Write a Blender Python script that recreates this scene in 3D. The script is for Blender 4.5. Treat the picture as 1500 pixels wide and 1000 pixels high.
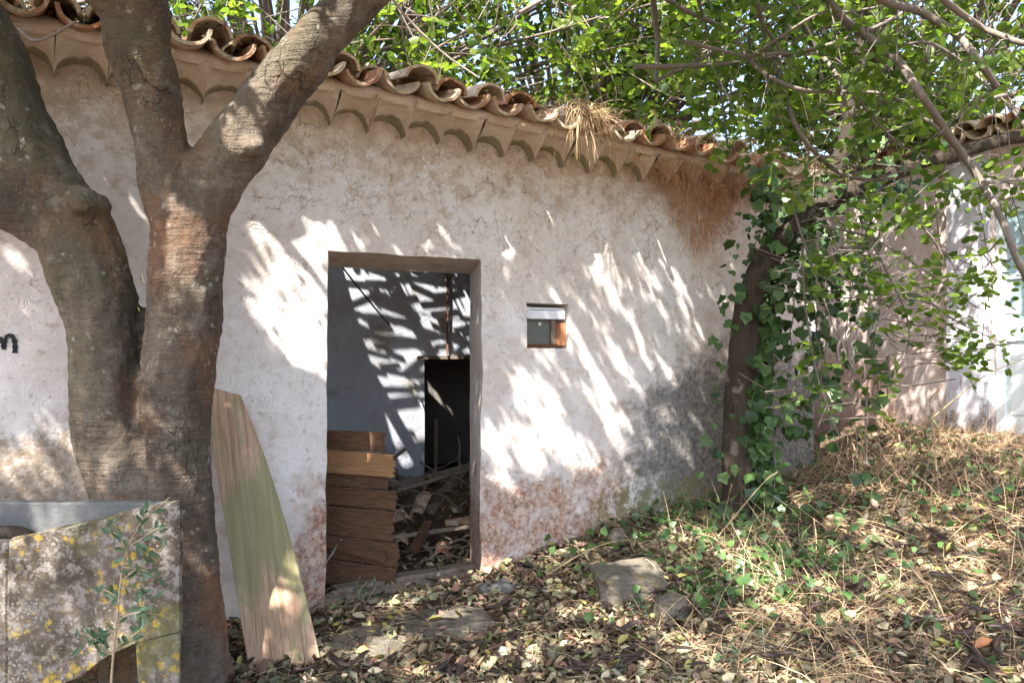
import bpy, bmesh, math, random
import numpy as np
from mathutils import Vector, Matrix, noise as mnoise

random.seed(7); rng = np.random.default_rng(7)
scene = bpy.context.scene
for o in list(bpy.data.objects): bpy.data.objects.remove(o)

# ------------------------------------------------------------------ camera, sky, sun, exposure
CAM = np.array([0.0, -4.616, 1.55])
AX = np.array([0.5, 0.8660254, 0]); RT = np.array([0.8660254, -0.5, 0]); UP = np.array([0, 0, 1.0])
F = 1150.0
cd = bpy.data.cameras.new('camera'); cam = bpy.data.objects.new('camera', cd)
scene.collection.objects.link(cam); scene.camera = cam
cd.sensor_width = 36; cd.lens = F / 1500 * 36; cd.shift_y = 8 / 1500
cd.clip_start = 0.05; cd.clip_end = 2000
cam.location = CAM; cam.rotation_euler = (math.radians(90), 0, math.radians(-30))

S = np.array([0.50, 0.33, -0.80]); S /= np.linalg.norm(S)
SUN_EL = math.asin(-S[2]); SUN_AZ = math.atan2(-S[0], -S[1])
world = bpy.data.worlds.new("World"); scene.world = world; world.use_nodes = True
wn = world.node_tree; bg = wn.nodes['Background']
sky = wn.nodes.new('ShaderNodeTexSky'); sky.sky_type = 'NISHITA'; sky.sun_disc = False
sky.sun_elevation = SUN_EL; sky.sun_rotation = SUN_AZ % (2 * math.pi)
sky.air_density = 1.0; sky.dust_density = 2.5; sky.ozone_density = 1.0
wn.links.new(sky.outputs[0], bg.inputs[0]); bg.inputs[1].default_value = 0.15
sd = bpy.data.lights.new('sun', 'SUN'); sun = bpy.data.objects.new('sun', sd)
scene.collection.objects.link(sun); sd.energy = 5.0; sd.angle = math.radians(0.5); sd.color = (1.0, 0.95, 0.87)
sun.rotation_euler = Vector(S).to_track_quat('-Z', 'Y').to_euler(); sun.location = (-6, -6, 9)
scene.view_settings.view_transform = 'Standard'; scene.view_settings.look = 'None'
scene.view_settings.gamma = 1; scene.view_settings.use_curve_mapping = False
scene.view_settings.exposure = 2.12
scene.render.engine = 'CYCLES'
scene.cycles.max_bounces = 8; scene.cycles.diffuse_bounces = 5; scene.cycles.transmission_bounces = 5

# ------------------------------------------------------------------ projection helpers
def pt(px, py, d):
    return CAM + d * (AX + (px - 750) / F * RT + (508 - py) / F * UP)
def onY(px, py, Y):
    u = (px - 750) / F; return pt(px, py, (Y - CAM[1]) / (0.8660254 - 0.5 * u))
def onX(px, py, X):
    u = (px - 750) / F; return pt(px, py, (X - CAM[0]) / (0.5 + 0.8660254 * u))
def proj(P):
    R = np.atleast_2d(P) - CAM; d = R @ AX; d = np.where(np.abs(d) < 1e-6, 1e-6, d)
    return 750 + F * (R @ RT) / d, 508 - F * R[:, 2] / d, d
def sst(a, b, x):
    t = np.clip((np.asarray(x, float) - a) / (b - a), 0, 1); return t * t * (3 - 2 * t)
def ground_h(x, y):
    x = np.asarray(x, float); y = np.asarray(y, float)
    h = -0.05 * sst(-0.1, -1.2, y)
    h = h + 0.27 * sst(2.35, 3.7, x + 0.16 * y) * sst(-4.2, -1.6, y)
    h = h + 0.50 * sst(4.4, 7.0, x - 0.35 * y) * sst(2.0, 0.3, y)
    h = h - 0.05 * sst(1.4, -0.6, x)
    h = h + 0.018 * np.sin(3.1 * x + 1.3 * y) + 0.014 * np.sin(5.3 * y - 2.2 * x + 1) + 0.008 * np.sin(11 * x + 7 * y)
    return h
def onG(px, py):
    lo, hi = 1.5, 14.0
    for _ in range(40):
        m = (lo + hi) / 2; p = pt(px, py, m)
        if p[2] > ground_h(p[0], p[1]): lo = m
        else: hi = m
    return pt(px, py, lo)

# ------------------------------------------------------------------ object helpers
C = scene.collection
def link(o, parent=None):
    C.objects.link(o)
    if parent is not None: o.parent = parent
    return o
def tag(o, label=None, cat=None, group=None, kind=None):
    if label: o['label'] = label
    if cat: o['category'] = cat
    if group: o['group'] = group
    if kind: o['kind'] = kind
    return o
def thing(name, loc, label, cat, group=None):
    o = bpy.data.objects.new(name, None); link(o); o.location = tuple(loc); o.empty_display_size = 0.1
    return tag(o, label, cat, group)
def put(o, parent):
    """parent a world-coordinate object under an Empty at its location"""
    if parent is not None:
        o.parent = parent
        w = parent_world(parent)
        o.matrix_parent_inverse = w.inverted()
    return o
def parent_world(p):
    m = p.matrix_basis.copy()
    q = p
    while q.parent is not None:
        m = q.parent.matrix_basis @ q.matrix_parent_inverse @ m; q = q.parent
    return m
def mesh_np(name, V, Fc, mat, parent=None, tint=None, smooth=False):
    """V (n,3), Fc (m,k) equal sized polys; tint (n,3) optional"""
    me = bpy.data.meshes.new(name)
    V = np.asarray(V, np.float32); Fc = np.asarray(Fc, np.int32); m, k = Fc.shape
    me.vertices.add(len(V)); me.vertices.foreach_set('co', V.ravel())
    me.loops.add(m * k); me.loops.foreach_set('vertex_index', Fc.ravel())
    me.polygons.add(m); me.polygons.foreach_set('loop_start', np.arange(0, m * k, k, dtype=np.int32))
    if tint is not None:
        a = me.color_attributes.new('tint', 'FLOAT_COLOR', 'POINT')
        c = np.ones((len(V), 4), np.float32); c[:, :3] = tint
        a.data.foreach_set('color', c.ravel())
    me.update(calc_edges=True)
    if smooth: me.polygons.foreach_set('use_smooth', np.ones(m, bool))
    me.materials.append(mat)
    o = bpy.data.objects.new(name, me); link(o); put(o, parent)
    return o
def mesh_bm(name, bm, mat, parent=None, smooth=False):
    me = bpy.data.meshes.new(name); bmesh.ops.recalc_face_normals(bm, faces=bm.faces[:])
    bm.to_mesh(me); bm.free(); me.materials.append(mat)
    if smooth: me.polygons.foreach_set('use_smooth', np.ones(len(me.polygons), bool))
    o = bpy.data.objects.new(name, me); link(o); put(o, parent)
    return o
def inst(name, me, mat4, parent=None):
    o = bpy.data.objects.new(name, me); link(o); o.matrix_basis = mat4; put(o, parent); return o
def prism(bm, pts, off, bevel=0):
    off = Vector(off); a = [bm.verts.new(Vector(p)) for p in pts]; b = [bm.verts.new(Vector(p) + off) for p in pts]
    n = len(pts); fs = [bm.faces.new(a), bm.faces.new(b[::-1])]
    for i in range(n): fs.append(bm.faces.new((a[i], b[i], b[(i + 1) % n], a[(i + 1) % n])))
    return a + b
def box(bm, x0, x1, y0, y1, z0, z1):
    return prism(bm, [(x0, y0, z0), (x1, y0, z0), (x1, y1, z0), (x0, y1, z0)], (0, 0, z1 - z0))
def bevel(bm, w, seg=1):
    bmesh.ops.bevel(bm, geom=bm.edges[:], offset=w, segments=seg, affect='EDGES', clamp_overlap=True)
def rough_up(bm, amp, freq, seed=0):
    for v in bm.verts:
        n = mnoise.noise_vector(v.co * freq + Vector((seed * 3.1, seed * 1.7, 0)))
        v.co += n * amp
def crm(pts, n):
    """Catmull-Rom resample of an (m,k) array"""
    P = np.asarray(pts, float); P = np.vstack([2 * P[0] - P[1], P, 2 * P[-1] - P[-2]]); out = []
    for i in range(1, len(P) - 2):
        for j in range(n):
            t = j / n
            out.append(0.5 * ((2 * P[i]) + (-P[i-1] + P[i+1]) * t + (2*P[i-1] - 5*P[i] + 4*P[i+1] - P[i+2]) * t*t + (-P[i-1] + 3*P[i] - 3*P[i+1] + P[i+2]) * t**3))
    out.append(P[-2]); return np.array(out)
def tube_np(pts, rad, seg=6, cap=True):
    P = np.asarray(pts, float); n = len(P); T = np.gradient(P, axis=0); T /= (np.linalg.norm(T, axis=1, keepdims=True) + 1e-9)
    ref = np.array([0.31, 0.23, 0.92]); V = []
    for i in range(n):
        a = np.cross(T[i], ref)
        if np.linalg.norm(a) < 0.1: a = np.cross(T[i], [1, 0, 0])
        a /= np.linalg.norm(a); b = np.cross(T[i], a)
        for k in range(seg):
            an = 2 * math.pi * k / seg; V.append(P[i] + rad[i] * (a * math.cos(an) + b * math.sin(an)))
    Fq = []
    for i in range(n - 1):
        for k in range(seg):
            Fq.append((i*seg+k, i*seg+(k+1) % seg, (i+1)*seg+(k+1) % seg, (i+1)*seg+k))
    V = list(V)
    if cap:
        c0 = len(V); V.append(P[0]); V.append(P[-1])
        for k in range(seg):
            if k % 2 == 0:
                Fq.append((c0, k, (k+1) % seg, (k+2) % seg)) if seg % 2 == 0 else None
                Fq.append((c0+1, (n-1)*seg+(k+2) % seg, (n-1)*seg+(k+1) % seg, (n-1)*seg+k)) if seg % 2 == 0 else None
    return np.array(V), np.array(Fq)
class Acc:
    def __init__(s): s.V = []; s.F = []; s.n = 0
    def add(s, V, Fq): s.V.append(V); s.F.append(Fq + s.n); s.n += len(V)
    def build(s, name, mat, parent=None, smooth=True): return mesh_np(name, np.vstack(s.V), np.vstack(s.F), mat, parent, smooth=smooth)

# ------------------------------------------------------------------ materials
class G:
    def __init__(s, name, disp=False):
        s.m = bpy.data.materials.new(name); s.m.use_nodes = True; s.t = s.m.node_tree; s.t.nodes.clear()
        s.tc = s.t.nodes.new('ShaderNodeTexCoord'); s.P = s.tc.outputs['Object']
        s.sx = s.t.nodes.new('ShaderNodeSeparateXYZ'); s.t.links.new(s.P, s.sx.inputs[0])
        s.x, s.y, s.z = s.sx.outputs
    def set(s, sock, v):
        if isinstance(v, bpy.types.NodeSocket): s.t.links.new(v, sock)
        elif isinstance(v, (tuple, list)) and len(v) == 3 and sock.type == 'RGBA': sock.default_value = (*v, 1)
        else: sock.default_value = v
    def sc(s, v=(1, 1, 1), src=None):
        n = s.t.nodes.new('ShaderNodeMapping'); s.set(n.inputs[0], src or s.P); n.inputs['Scale'].default_value = v; return n.outputs[0]
    def noise(s, scale, detail=4, rough=0.55, vec=None, dist=0, col=False):
        n = s.t.nodes.new('ShaderNodeTexNoise'); s.set(n.inputs['Vector'], vec or s.P); n.inputs['Scale'].default_value = scale
        n.inputs['Detail'].default_value = detail; n.inputs['Roughness'].default_value = rough; n.inputs['Distortion'].default_value = dist
        return n.outputs['Color' if col else 'Fac']
    def vor(s, scale, feature='F1', vec=None, out='Distance', rnd=1):
        n = s.t.nodes.new('ShaderNodeTexVoronoi'); n.feature = feature; s.set(n.inputs['Vector'], vec or s.P); n.inputs['Scale'].default_value = scale
        n.inputs['Randomness'].default_value = rnd
        return n.outputs[out]
    def math(s, op, a, b=0.0, c=None):
        n = s.t.nodes.new('ShaderNodeMath'); n.operation = op; s.set(n.inputs[0], a); s.set(n.inputs[1], b)
        if c is not None: s.set(n.inputs[2], c)
        return n.outputs[0]
    def mr(s, v, a, b, c=0.0, d=1.0, smooth=True):
        n = s.t.nodes.new('ShaderNodeMapRange'); n.interpolation_type = 'SMOOTHSTEP' if smooth else 'LINEAR'
        s.set(n.inputs[0], v)
        for i, q in enumerate((a, b, c, d)): n.inputs[i + 1].default_value = q
        return n.outputs[0]
    def mix(s, f, a, b, blend='MIX'):
        n = s.t.nodes.new('ShaderNodeMix'); n.data_type = 'RGBA'; n.blend_type = blend
        s.set(n.inputs[0], f); s.set(n.inputs[6], a); s.set(n.inputs[7], b); return n.outputs[2]
    def warp(s, amt, scale=3.0, vec=None):
        c = s.noise(scale, 3, vec=vec, col=True); n = s.t.nodes.new('ShaderNodeVectorMath'); n.operation = 'MULTIPLY_ADD'
        s.set(n.inputs[0], c); n.inputs[1].default_value = (amt,) * 3; s.set(n.inputs[2], vec or s.P); return n.outputs[0]
    def bump(s, h, strength=0.5, dist=0.01, normal=None):
        n = s.t.nodes.new('ShaderNodeBump'); n.inputs['Strength'].default_value = strength; n.inputs['Distance'].default_value = dist
        s.set(n.inputs['Height'], h)
        if normal is not None: s.set(n.inputs['Normal'], normal)
        return n.outputs[0]
    def rnd(s):
        n = s.t.nodes.new('ShaderNodeObjectInfo'); return n.outputs['Random']
    def attr(s, name='tint'):
        n = s.t.nodes.new('ShaderNodeAttribute'); n.attribute_name = name; return n.outputs['Color']
    def done(s, col, rough=0.9, normal=None, spec=0.3, trans=0.0, tcol=None):
        p = s.t.nodes.new('ShaderNodeBsdfPrincipled'); s.set(p.inputs['Base Color'], col); s.set(p.inputs['Roughness'], rough)
        p.inputs['Specular IOR Level'].default_value = spec
        if normal is not None: s.set(p.inputs['Normal'], normal)
        out = s.t.nodes.new('ShaderNodeOutputMaterial'); sh = p.outputs[0]
        if trans > 0:
            t = s.t.nodes.new('ShaderNodeBsdfTranslucent'); s.set(t.inputs[0], tcol if tcol is not None else col)
            m = s.t.nodes.new('ShaderNodeMixShader'); m.inputs[0].default_value = trans
            s.t.links.new(sh, m.inputs[1]); s.t.links.new(t.outputs[0], m.inputs[2]); sh = m.outputs[0]
        s.t.links.new(sh, out.inputs[0]); return s.m

def plaster(name, base, shed=False, wing=False, inner=False):
    g = G(name)
    w = g.warp(0.25, 2.5)
    big = g.noise(1.3, 5, 0.6); mid = g.noise(7, 6, 0.65); fine = g.noise(60, 5, 0.7)
    ft = g.noise(22, 6, 0.72)
    col = g.mix(g.mr(big, 0.35, 0.7), base, tuple(c * k for c, k in zip(base, (0.86, 0.80, 0.76))))
    col = g.mix(g.math('MULTIPLY', g.mr(mid, 0.5, 0.72), 0.8), col, tuple(c * k for c, k in zip(base, (0.70, 0.58, 0.49))))
    col = g.mix(g.mr(g.noise(19, 7, 0.75), 0.44, 0.62, 0.0, 0.35), col, tuple(c * k for c, k in zip(base, (0.70, 0.66, 0.64))))
    # hairline crack network
    c1 = g.vor(3.6, 'DISTANCE_TO_EDGE', g.warp(0.45, 4)); w1 = g.noise(2.1, 3)
    def contour(sc, wd, seed):
        q = g.noise(sc, 5, 0.55, g.sc((1, 1, 1.15), g.warp(seed, 1.0)), 0.9); return g.mr(g.math('ABSOLUTE', g.math('SUBTRACT', q, 0.5)), 0.0, wd, 1, 0)
    k1 = g.math('MULTIPLY', g.mr(c1, 0.0, 0.012, 1, 0), g.math('MULTIPLY', g.mr(w1, 0.40, 0.56), g.mr(g.noise(11, 4, 0.7), 0.40, 0.60, 0.1, 1)))
    k2 = g.math('MULTIPLY', contour(5.0, 0.008, 0.3), 0.6)
    cv = g.mr(g.vor(14, 'DISTANCE_TO_EDGE', g.warp(0.09, 16, g.warp(0.22, 3))), 0.0, 0.04, 1, 0); k2 = g.math('MAXIMUM', k2, g.math('MULTIPLY', cv, g.mr(g.noise(4.3, 5, 0.75), 0.44, 0.58)))
    k2 = g.math('MULTIPLY', k2, g.mr(g.noise(2.3, 6, 0.75, vec=g.sc((1, 1, 1.3))), 0.44, 0.58)); k2 = g.math('MULTIPLY', k2, g.mr(g.noise(16, 4, 0.7), 0.40, 0.58, 0.05, 1))
    if shed:
        up = g.mr(g.z, 1.5, 2.3, 0.2, 1.0); k1 = g.math('MULTIPLY', k1, up); k2 = g.math('MULTIPLY', k2, up)
    crack = g.math('MAXIMUM', k1, k2)
    peel = g.mr(ft, 0.60, 0.66)
    if inner: crack = g.math('MULTIPLY', crack, 0.35); peel = g.math('MULTIPLY', peel, 0.3)
    col = g.mix(g.math('MULTIPLY', peel, 0.30), col, tuple(c * k for c, k in zip(base, (0.62, 0.50, 0.40))))
    bl = g.mr(g.noise(3.1, 6, 0.7), 0.50, 0.68); col = g.mix(g.math('MULTIPLY', bl, 0.5), col, tuple(c * k for c, k in zip(base, (1.10, 1.13, 1.17))))
    col = g.mix(g.math('MULTIPLY', crack, 0.55), col, (0.30, 0.19, 0.13))
    if not inner:
        sm = g.math('MULTIPLY', g.mr(g.noise(34, 6, 0.8), 0.56, 0.66), g.mr(g.noise(2.0, 5, 0.7), 0.46, 0.60)); col = g.mix(g.math('MULTIPLY', sm, 0.75), col, (0.36, 0.27, 0.20))
    h = g.math('ADD', g.math('MULTIPLY', mid, 0.5), g.math('MULTIPLY', fine, 0.16))
    h = g.math('SUBTRACT', h, g.math('MULTIPLY', crack, 0.35)); h = g.math('SUBTRACT', h, g.math('MULTIPLY', peel, 0.12))
    if inner:
        yy = g.mr(g.noise(2.2, 5, 0.7), 0.56, 0.66); col = g.mix(g.math('MULTIPLY', yy, 0.55), col, (0.25, 0.22, 0.12))
    if shed:
        n1 = g.noise(2.4, 6, 0.68); n2 = g.noise(9, 6, 0.75); n3 = g.noise(28, 5, 0.75)
        nn = g.math('ADD', g.math('MULTIPLY', n1, 0.55), g.math('MULTIPLY', n2, 0.45))
        # bare reddish render low on the wall
        reg = g.math('MULTIPLY', g.mr(g.z, 1.25, 0.0), g.math('MULTIPLY', g.mr(g.x, 1.0, 1.35), g.mr(g.x, 4.2, 3.0, 0.35, 1)))
        mk = g.mr(g.math('ADD', g.math('MULTIPLY', reg, 0.40), nn), 0.60, 0.78)
        red = g.mix(g.mr(n3, 0.36, 0.64), (0.22, 0.10, 0.06), (0.56, 0.38, 0.29)); red = g.mix(g.mr(g.noise(7, 5, 0.75), 0.48, 0.62, 0, 0.7), red, (0.46, 0.38, 0.33)); red = g.mix(g.mr(g.vor(19, 'DISTANCE_TO_EDGE', g.warp(0.12, 12)), 0.0, 0.05, 0.7, 0), red, (0.16, 0.085, 0.055))
        mk2 = g.math('MULTIPLY', mk, g.mr(n2, 0.34, 0.54, 0.30, 0.95)); col = g.mix(mk2, col, red)
        # warm wash under the eaves
        ev = g.mr(g.math('ADD', g.z, g.math('MULTIPLY', n1, 0.5)), 2.85, 3.12); col = g.mix(g.math('MULTIPLY', ev, 0.55), col, (0.58, 0.42, 0.29))
        ec = g.math('MULTIPLY', g.mr(g.math('ADD', g.math('MULTIPLY', g.z, 0.3), n2), 1.24, 1.40), 0.6); col = g.mix(ec, col, (0.38, 0.27, 0.17))
        # dark grey mould to the right, green low down
        rg = g.math('MULTIPLY', g.mr(g.x, 2.9, 4.35), g.mr(g.z, 2.5, 0.7))
        lk = g.mr(g.math('ADD', g.math('MULTIPLY', rg, 0.52), nn), 0.70, 0.92)
        col = g.mix(g.math('MULTIPLY', lk, g.mr(n3, 0.3, 0.7, 0.68, 0.98)), col, g.mix(n2, (0.045, 0.045, 0.044), (0.125, 0.118, 0.105)))
        gr = g.math('MULTIPLY', g.mr(g.x, 2.7, 3.6), g.mr(g.z, 0.95, 0.35)); gk = g.mr(g.math('ADD', g.math('MULTIPLY', gr, 0.40), n2), 0.78, 0.92)
        col = g.mix(g.math('MULTIPLY', gk, 0.7), col, (0.17, 0.16, 0.07))
        ll = g.math('MULTIPLY', g.mr(g.x, 1.0, 0.2), g.mr(g.z, 1.6, 0.75)); lm = g.mr(g.math('ADD', g.math('MULTIPLY', ll, 0.50), nn), 0.72, 0.86)
        col = g.mix(g.math('MULTIPLY', lm, g.mr(n3, 0.3, 0.6, 0.45, 0.9)), col, g.mix(n2, (0.10, 0.10, 0.05), (0.36, 0.24, 0.17)))
        # rust run under the dry creeper
        ru = g.math('MULTIPLY', g.mr(g.math('ABSOLUTE', g.math('SUBTRACT', g.x, g.math('ADD', 4.45, g.math('MULTIPLY', g.z, 0.02)))), 0.42, 0.02), g.mr(g.z, 1.9, 2.6))
        col = g.mix(g.math('MULTIPLY', ru, g.mr(n2, 0.35, 0.65, 0.0, 0.7)), col, (0.46, 0.24, 0.12))
        h = g.math('SUBTRACT', h, g.math('MULTIPLY', mk2, 0.25)); h = g.math('ADD', h, g.math('MULTIPLY', g.math('MULTIPLY', lk, n3), 0.4))
    if wing:
        n2 = g.noise(6, 6, 0.7); n3 = g.noise(25, 5, 0.75)
        a = g.mr(g.math('ADD', n2, g.mr(g.z, 1.5, 0.6, 0, 0.42)), 0.74, 0.90); col = g.mix(g.math('MULTIPLY', a, g.mr(n3, 0.35, 0.6, 0.4, 0.95)), col, (0.13, 0.12, 0.12))
        b = g.mr(g.math('ADD', n2, g.math('MULTIPLY', g.mr(g.z, 1.9, 1.2), g.mr(g.y, -0.4, 0.3))), 1.12, 1.35); col = g.mix(g.math('MULTIPLY', b, 0.5), col, (0.50, 0.28, 0.19))
    return g.done(col, 0.95, g.bump(h, 0.9, 0.022), spec=0.15)

M = {}
M['wall'] = plaster('whitewashed_plaster', (0.70, 0.655, 0.635), shed=True)
M['wing_wall'] = plaster('pink_plaster', (0.66, 0.55, 0.52), wing=True)
M['lilac'] = plaster('lilac_whitewash', (0.66, 0.66, 0.74), wing=True)
M['inner'] = plaster('interior_limewash', (0.50, 0.54, 0.62), inner=True)
M['dark_inner'] = plaster('dark_limewash', (0.30, 0.29, 0.28), inner=True)  # darker, greyer limewash for the store walls and niche back

def m_bark():
    g = G('carob_bark'); st = g.sc((1, 1, 0.35))
    n1 = g.noise(3.0, 5, 0.6, st); n2 = g.noise(14, 6, 0.7, st); n3 = g.noise(70, 4, 0.7)
    col = g.mix(g.mr(n1, 0.35, 0.65), (0.075, 0.054, 0.040), (0.165, 0.128, 0.097))
    col = g.mix(g.math('MULTIPLY', g.mr(g.noise(1.6, 4), 0.50, 0.66), 0.85), col, (0.20, 0.098, 0.052))
    col = g.mix(g.mr(n2, 0.45, 0.7, 0, 0.6), col, (0.055, 0.045, 0.038))
    grn = g.mr(g.math('ADD', g.noise(2.3, 5), g.mr(g.x, 0.5, 0.0, 0, 0.12)), 0.52, 0.68); col = g.mix(g.math('MULTIPLY', grn, 0.32), col, (0.11, 0.11, 0.06))
    v = g.vor(20, 'F1', g.warp(0.05, 30)); vm = g.math('MULTIPLY', g.mr(g.math('ADD', v, g.math('MULTIPLY', n3, 0.25)), 0.44, 0.28), g.mr(g.noise(4.5, 5, 0.7), 0.52, 0.60))
    col = g.mix(g.math('MULTIPLY', vm, 0.7), col, (0.34, 0.33, 0.29))
    v2 = g.vor(60, 'F1'); v2m = g.math('MULTIPLY', g.mr(v2, 0.30, 0.18), g.mr(g.noise(5, 3), 0.45, 0.55)); col = g.mix(g.math('MULTIPLY', v2m, 0.3), col, (0.30, 0.28, 0.24)); col = g.mix(g.mr(g.noise(32, 6, 0.8), 0.5, 0.68, 0, 0.6), col, (0.05, 0.04, 0.03)); col = g.mix(g.mr(g.noise(6, 6, 0.75), 0.52, 0.66, 0, 0.45), col, (0.25, 0.215, 0.18))
    cr = g.mr(g.vor(11, 'DISTANCE_TO_EDGE', g.warp(0.2, 5, g.sc((1.6, 1.6, 0.7)))), 0.0, 0.05, 1, 0); cr = g.math('MULTIPLY', cr, g.math('MULTIPLY', g.mr(g.noise(2.4, 3), 0.52, 0.66), g.mr(n2, 0.45, 0.6, 0, 0.55)))
    col = g.mix(g.math('MULTIPLY', cr, 0.8), col, (0.035, 0.026, 0.02))
    rings = g.noise(9, 4, 0.6, g.sc((0.6, 0.6, 5)), 0.6)
    h = g.math('ADD', g.math('MULTIPLY', n2, 0.8), g.math('MULTIPLY', n3, 0.3)); h = g.math('ADD', h, g.math('MULTIPLY', rings, 0.5)); h = g.math('SUBTRACT', h, cr)
    return g.done(col, 0.9, g.bump(h, 1.0, 0.032), spec=0.25)
M['bark'] = m_bark()
def m_bark2():
    g = G('rough_dark_bark'); st = g.sc((1, 1, 0.3)); n = g.noise(18, 6, 0.75, st); n1 = g.noise(5, 4)
    col = g.mix(n, (0.022, 0.017, 0.013), (0.095, 0.075, 0.058)); col = g.mix(g.mr(n1, 0.62, 0.68, 0, 0.7), col, (0.20, 0.18, 0.155))
    return g.done(col, 0.95, g.bump(n, 1.0, 0.03), spec=0.15)
M['bark_dark'] = m_bark2()
def m_twig():
    g = G('grey_twig_bark'); n = g.noise(25, 4, 0.7); col = g.mix(n, (0.09, 0.07, 0.058), (0.26, 0.22, 0.19))
    return g.done(col, 0.85, g.bump(n, 0.5, 0.004), spec=0.2)
M['twig'] = m_twig()
def m_wood(name, a, b, moss=False, axis=(1, 1, 1), freq=12, rot=0.0):
    g = G(name); v = g.sc(axis); n = g.noise(freq, 6, 0.7, v, 0.4); f = g.noise(90, 3, 0.6, v)
    col = g.mix(g.mr(n, 0.3, 0.7), a, b); col = g.mix(g.mr(f, 0.5, 0.75, 0, 0.5), col, tuple(c * 0.45 for c in a))
    kn = g.vor(5, 'F1', g.sc((1, 1, 0.5))); col = g.mix(g.mr(kn, 0.10, 0.05, 0, 0.7), col, tuple(c * 0.35 for c in a))
    if moss:
        mm = g.mr(g.math('ADD', g.math('MULTIPLY', g.noise(3.2, 5, 0.65, g.sc((1.5, 1, 0.5))), 1.0), g.mr(g.math('ABSOLUTE', g.math('SUBTRACT', g.z, 0.60)), 0.62, 0.1, 0, 0.20)), 0.54, 0.68)
        col = g.mix(g.math('MULTIPLY', mm, 0.85), col, g.mix(n, (0.13, 0.12, 0.05), (0.34, 0.325, 0.18)))
    h = g.math('ADD', n, g.math('MULTIPLY', f, 0.5))
    return g.done(col, 0.85, g.bump(h, 0.7, 0.006), spec=0.2)
M['board'] = m_wood('mossy_board_wood', (0.26, 0.155, 0.10), (0.52, 0.36, 0.25), True, (3.0, 0.13, 0.13), 15)
M['door_wood'] = m_wood('old_brown_boards', (0.085, 0.045, 0.027), (0.19, 0.105, 0.062), False, (1.2, 1.2, 10), 9)
M['batten'] = m_wood('orange_pine_batten', (0.28, 0.14, 0.065), (0.44, 0.25, 0.13), False, (1.0, 1.0, 14), 8)
M['old_wood'] = m_wood('weathered_grey_wood', (0.17, 0.13, 0.10), (0.31, 0.25, 0.20), False, (3, 3, 3), 10)
M['cane'] = m_wood('dry_cane', (0.30, 0.22, 0.13), (0.42, 0.33, 0.2), False, (1, 8, 8), 8)
def m_tile():
    g = G('terracotta_tile'); n = g.noise(9, 6, 0.7); r = g.rnd(); f = g.noise(45, 4, 0.7)
    col = g.mix(r, (0.37, 0.175, 0.095), (0.50, 0.32, 0.21)); col = g.mix(g.mr(g.math('ADD', n, g.math('MULTIPLY', r, 0.22)), 0.50, 0.66), col, (0.56, 0.46, 0.34))
    col = g.mix(g.mr(g.noise(13, 5, 0.7), 0.54, 0.68, 0, 0.7), col, (0.14, 0.12, 0.07)); col = g.mix(g.mr(f, 0.52, 0.7, 0, 0.4), col, (0.14, 0.10, 0.08))
    return g.done(col, 0.92, g.bump(g.math('ADD', n, g.math('MULTIPLY', f, 0.5)), 0.9, 0.012), spec=0.15)
M['tile'] = m_tile()
def m_cornice():
    g = G('limed_cornice'); n = g.noise(8, 6, 0.7); r = g.rnd(); f = g.noise(50, 4, 0.7)
    col = g.mix(g.mr(n, 0.35, 0.7), (0.70, 0.62, 0.53), (0.58, 0.46, 0.35)); col = g.mix(g.math('MULTIPLY', r, 0.4), col, (0.54, 0.40, 0.29))
    low = g.math('ADD', g.mr(g.y, -0.075, -0.03, 0, 0.5), g.noise(11, 4, 0.6)); col = g.mix(g.mr(low, 0.72, 0.95, 0, 0.75), col, (0.15, 0.145, 0.07))
    col = g.mix(g.mr(g.noise(5, 5, 0.7), 0.55, 0.70, 0, 0.5), col, (0.42, 0.30, 0.21))
    col = g.mix(g.mr(f, 0.55, 0.72, 0, 0.45), col, (0.27, 0.19, 0.13))
    return g.done(col, 0.95, g.bump(g.math('ADD', n, g.math('MULTIPLY', f, 0.35)), 0.9, 0.014), spec=0.1)
M['cornice'] = m_cornice()
def m_concrete():
    g = G('lichen_covered_concrete'); n = g.noise(5, 6, 0.7); n2 = g.noise(26, 6, 0.75); f = g.noise(120, 3, 0.6)
    col = g.mix(g.mr(n, 0.35, 0.65), (0.06, 0.048, 0.032), (0.13, 0.105, 0.083)); col = g.mix(g.mr(n2, 0.46, 0.60, 0, 0.75), col, (0.28, 0.25, 0.23))
    col = g.mix(g.mr(g.noise(3.4, 5, 0.6), 0.50, 0.62, 0, 0.65), col, (0.13, 0.125, 0.05))
    wv = g.warp(0.03, 40)
    for sc, th, cc, rs in ((26, 0.42, (0.40, 0.27, 0.04), 2.1), (44, 0.48, (0.44, 0.32, 0.06), 2.6), (60, 0.34, (0.34, 0.32, 0.29), 6.1)):
        v = g.vor(sc, 'F1', wv); mk = g.math('MULTIPLY', g.mr(g.math('ADD', v, g.math('MULTIPLY', g.math('SUBTRACT', f, 0.5), 0.5)), th, th - 0.14), g.mr(g.noise(rs, 5, 0.7), 0.53, 0.60)); col = g.mix(g.math('MULTIPLY', mk, 0.8), col, cc)
    col = g.mix(g.mr(f, 0.62, 0.7, 0, 0.6), col, (0.07, 0.06, 0.05))
    return g.done(col, 0.95, g.bump(g.math('ADD', n2, g.math('MULTIPLY', f, 0.6)), 0.9, 0.008), spec=0.15)
M['concrete'] = m_concrete()
def m_plainconc():
    g = G('weathered_basin_concrete'); n = g.noise(6, 6, 0.7); n2 = g.noise(30, 5, 0.7)
    return g.done(g.mix(n, (0.08, 0.08, 0.078), g.mix(n2, (0.12, 0.12, 0.118), (0.26, 0.255, 0.245))), 0.9, g.bump(n2, 0.8, 0.008), spec=0.2)
M['basin'] = m_plainconc()
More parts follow.
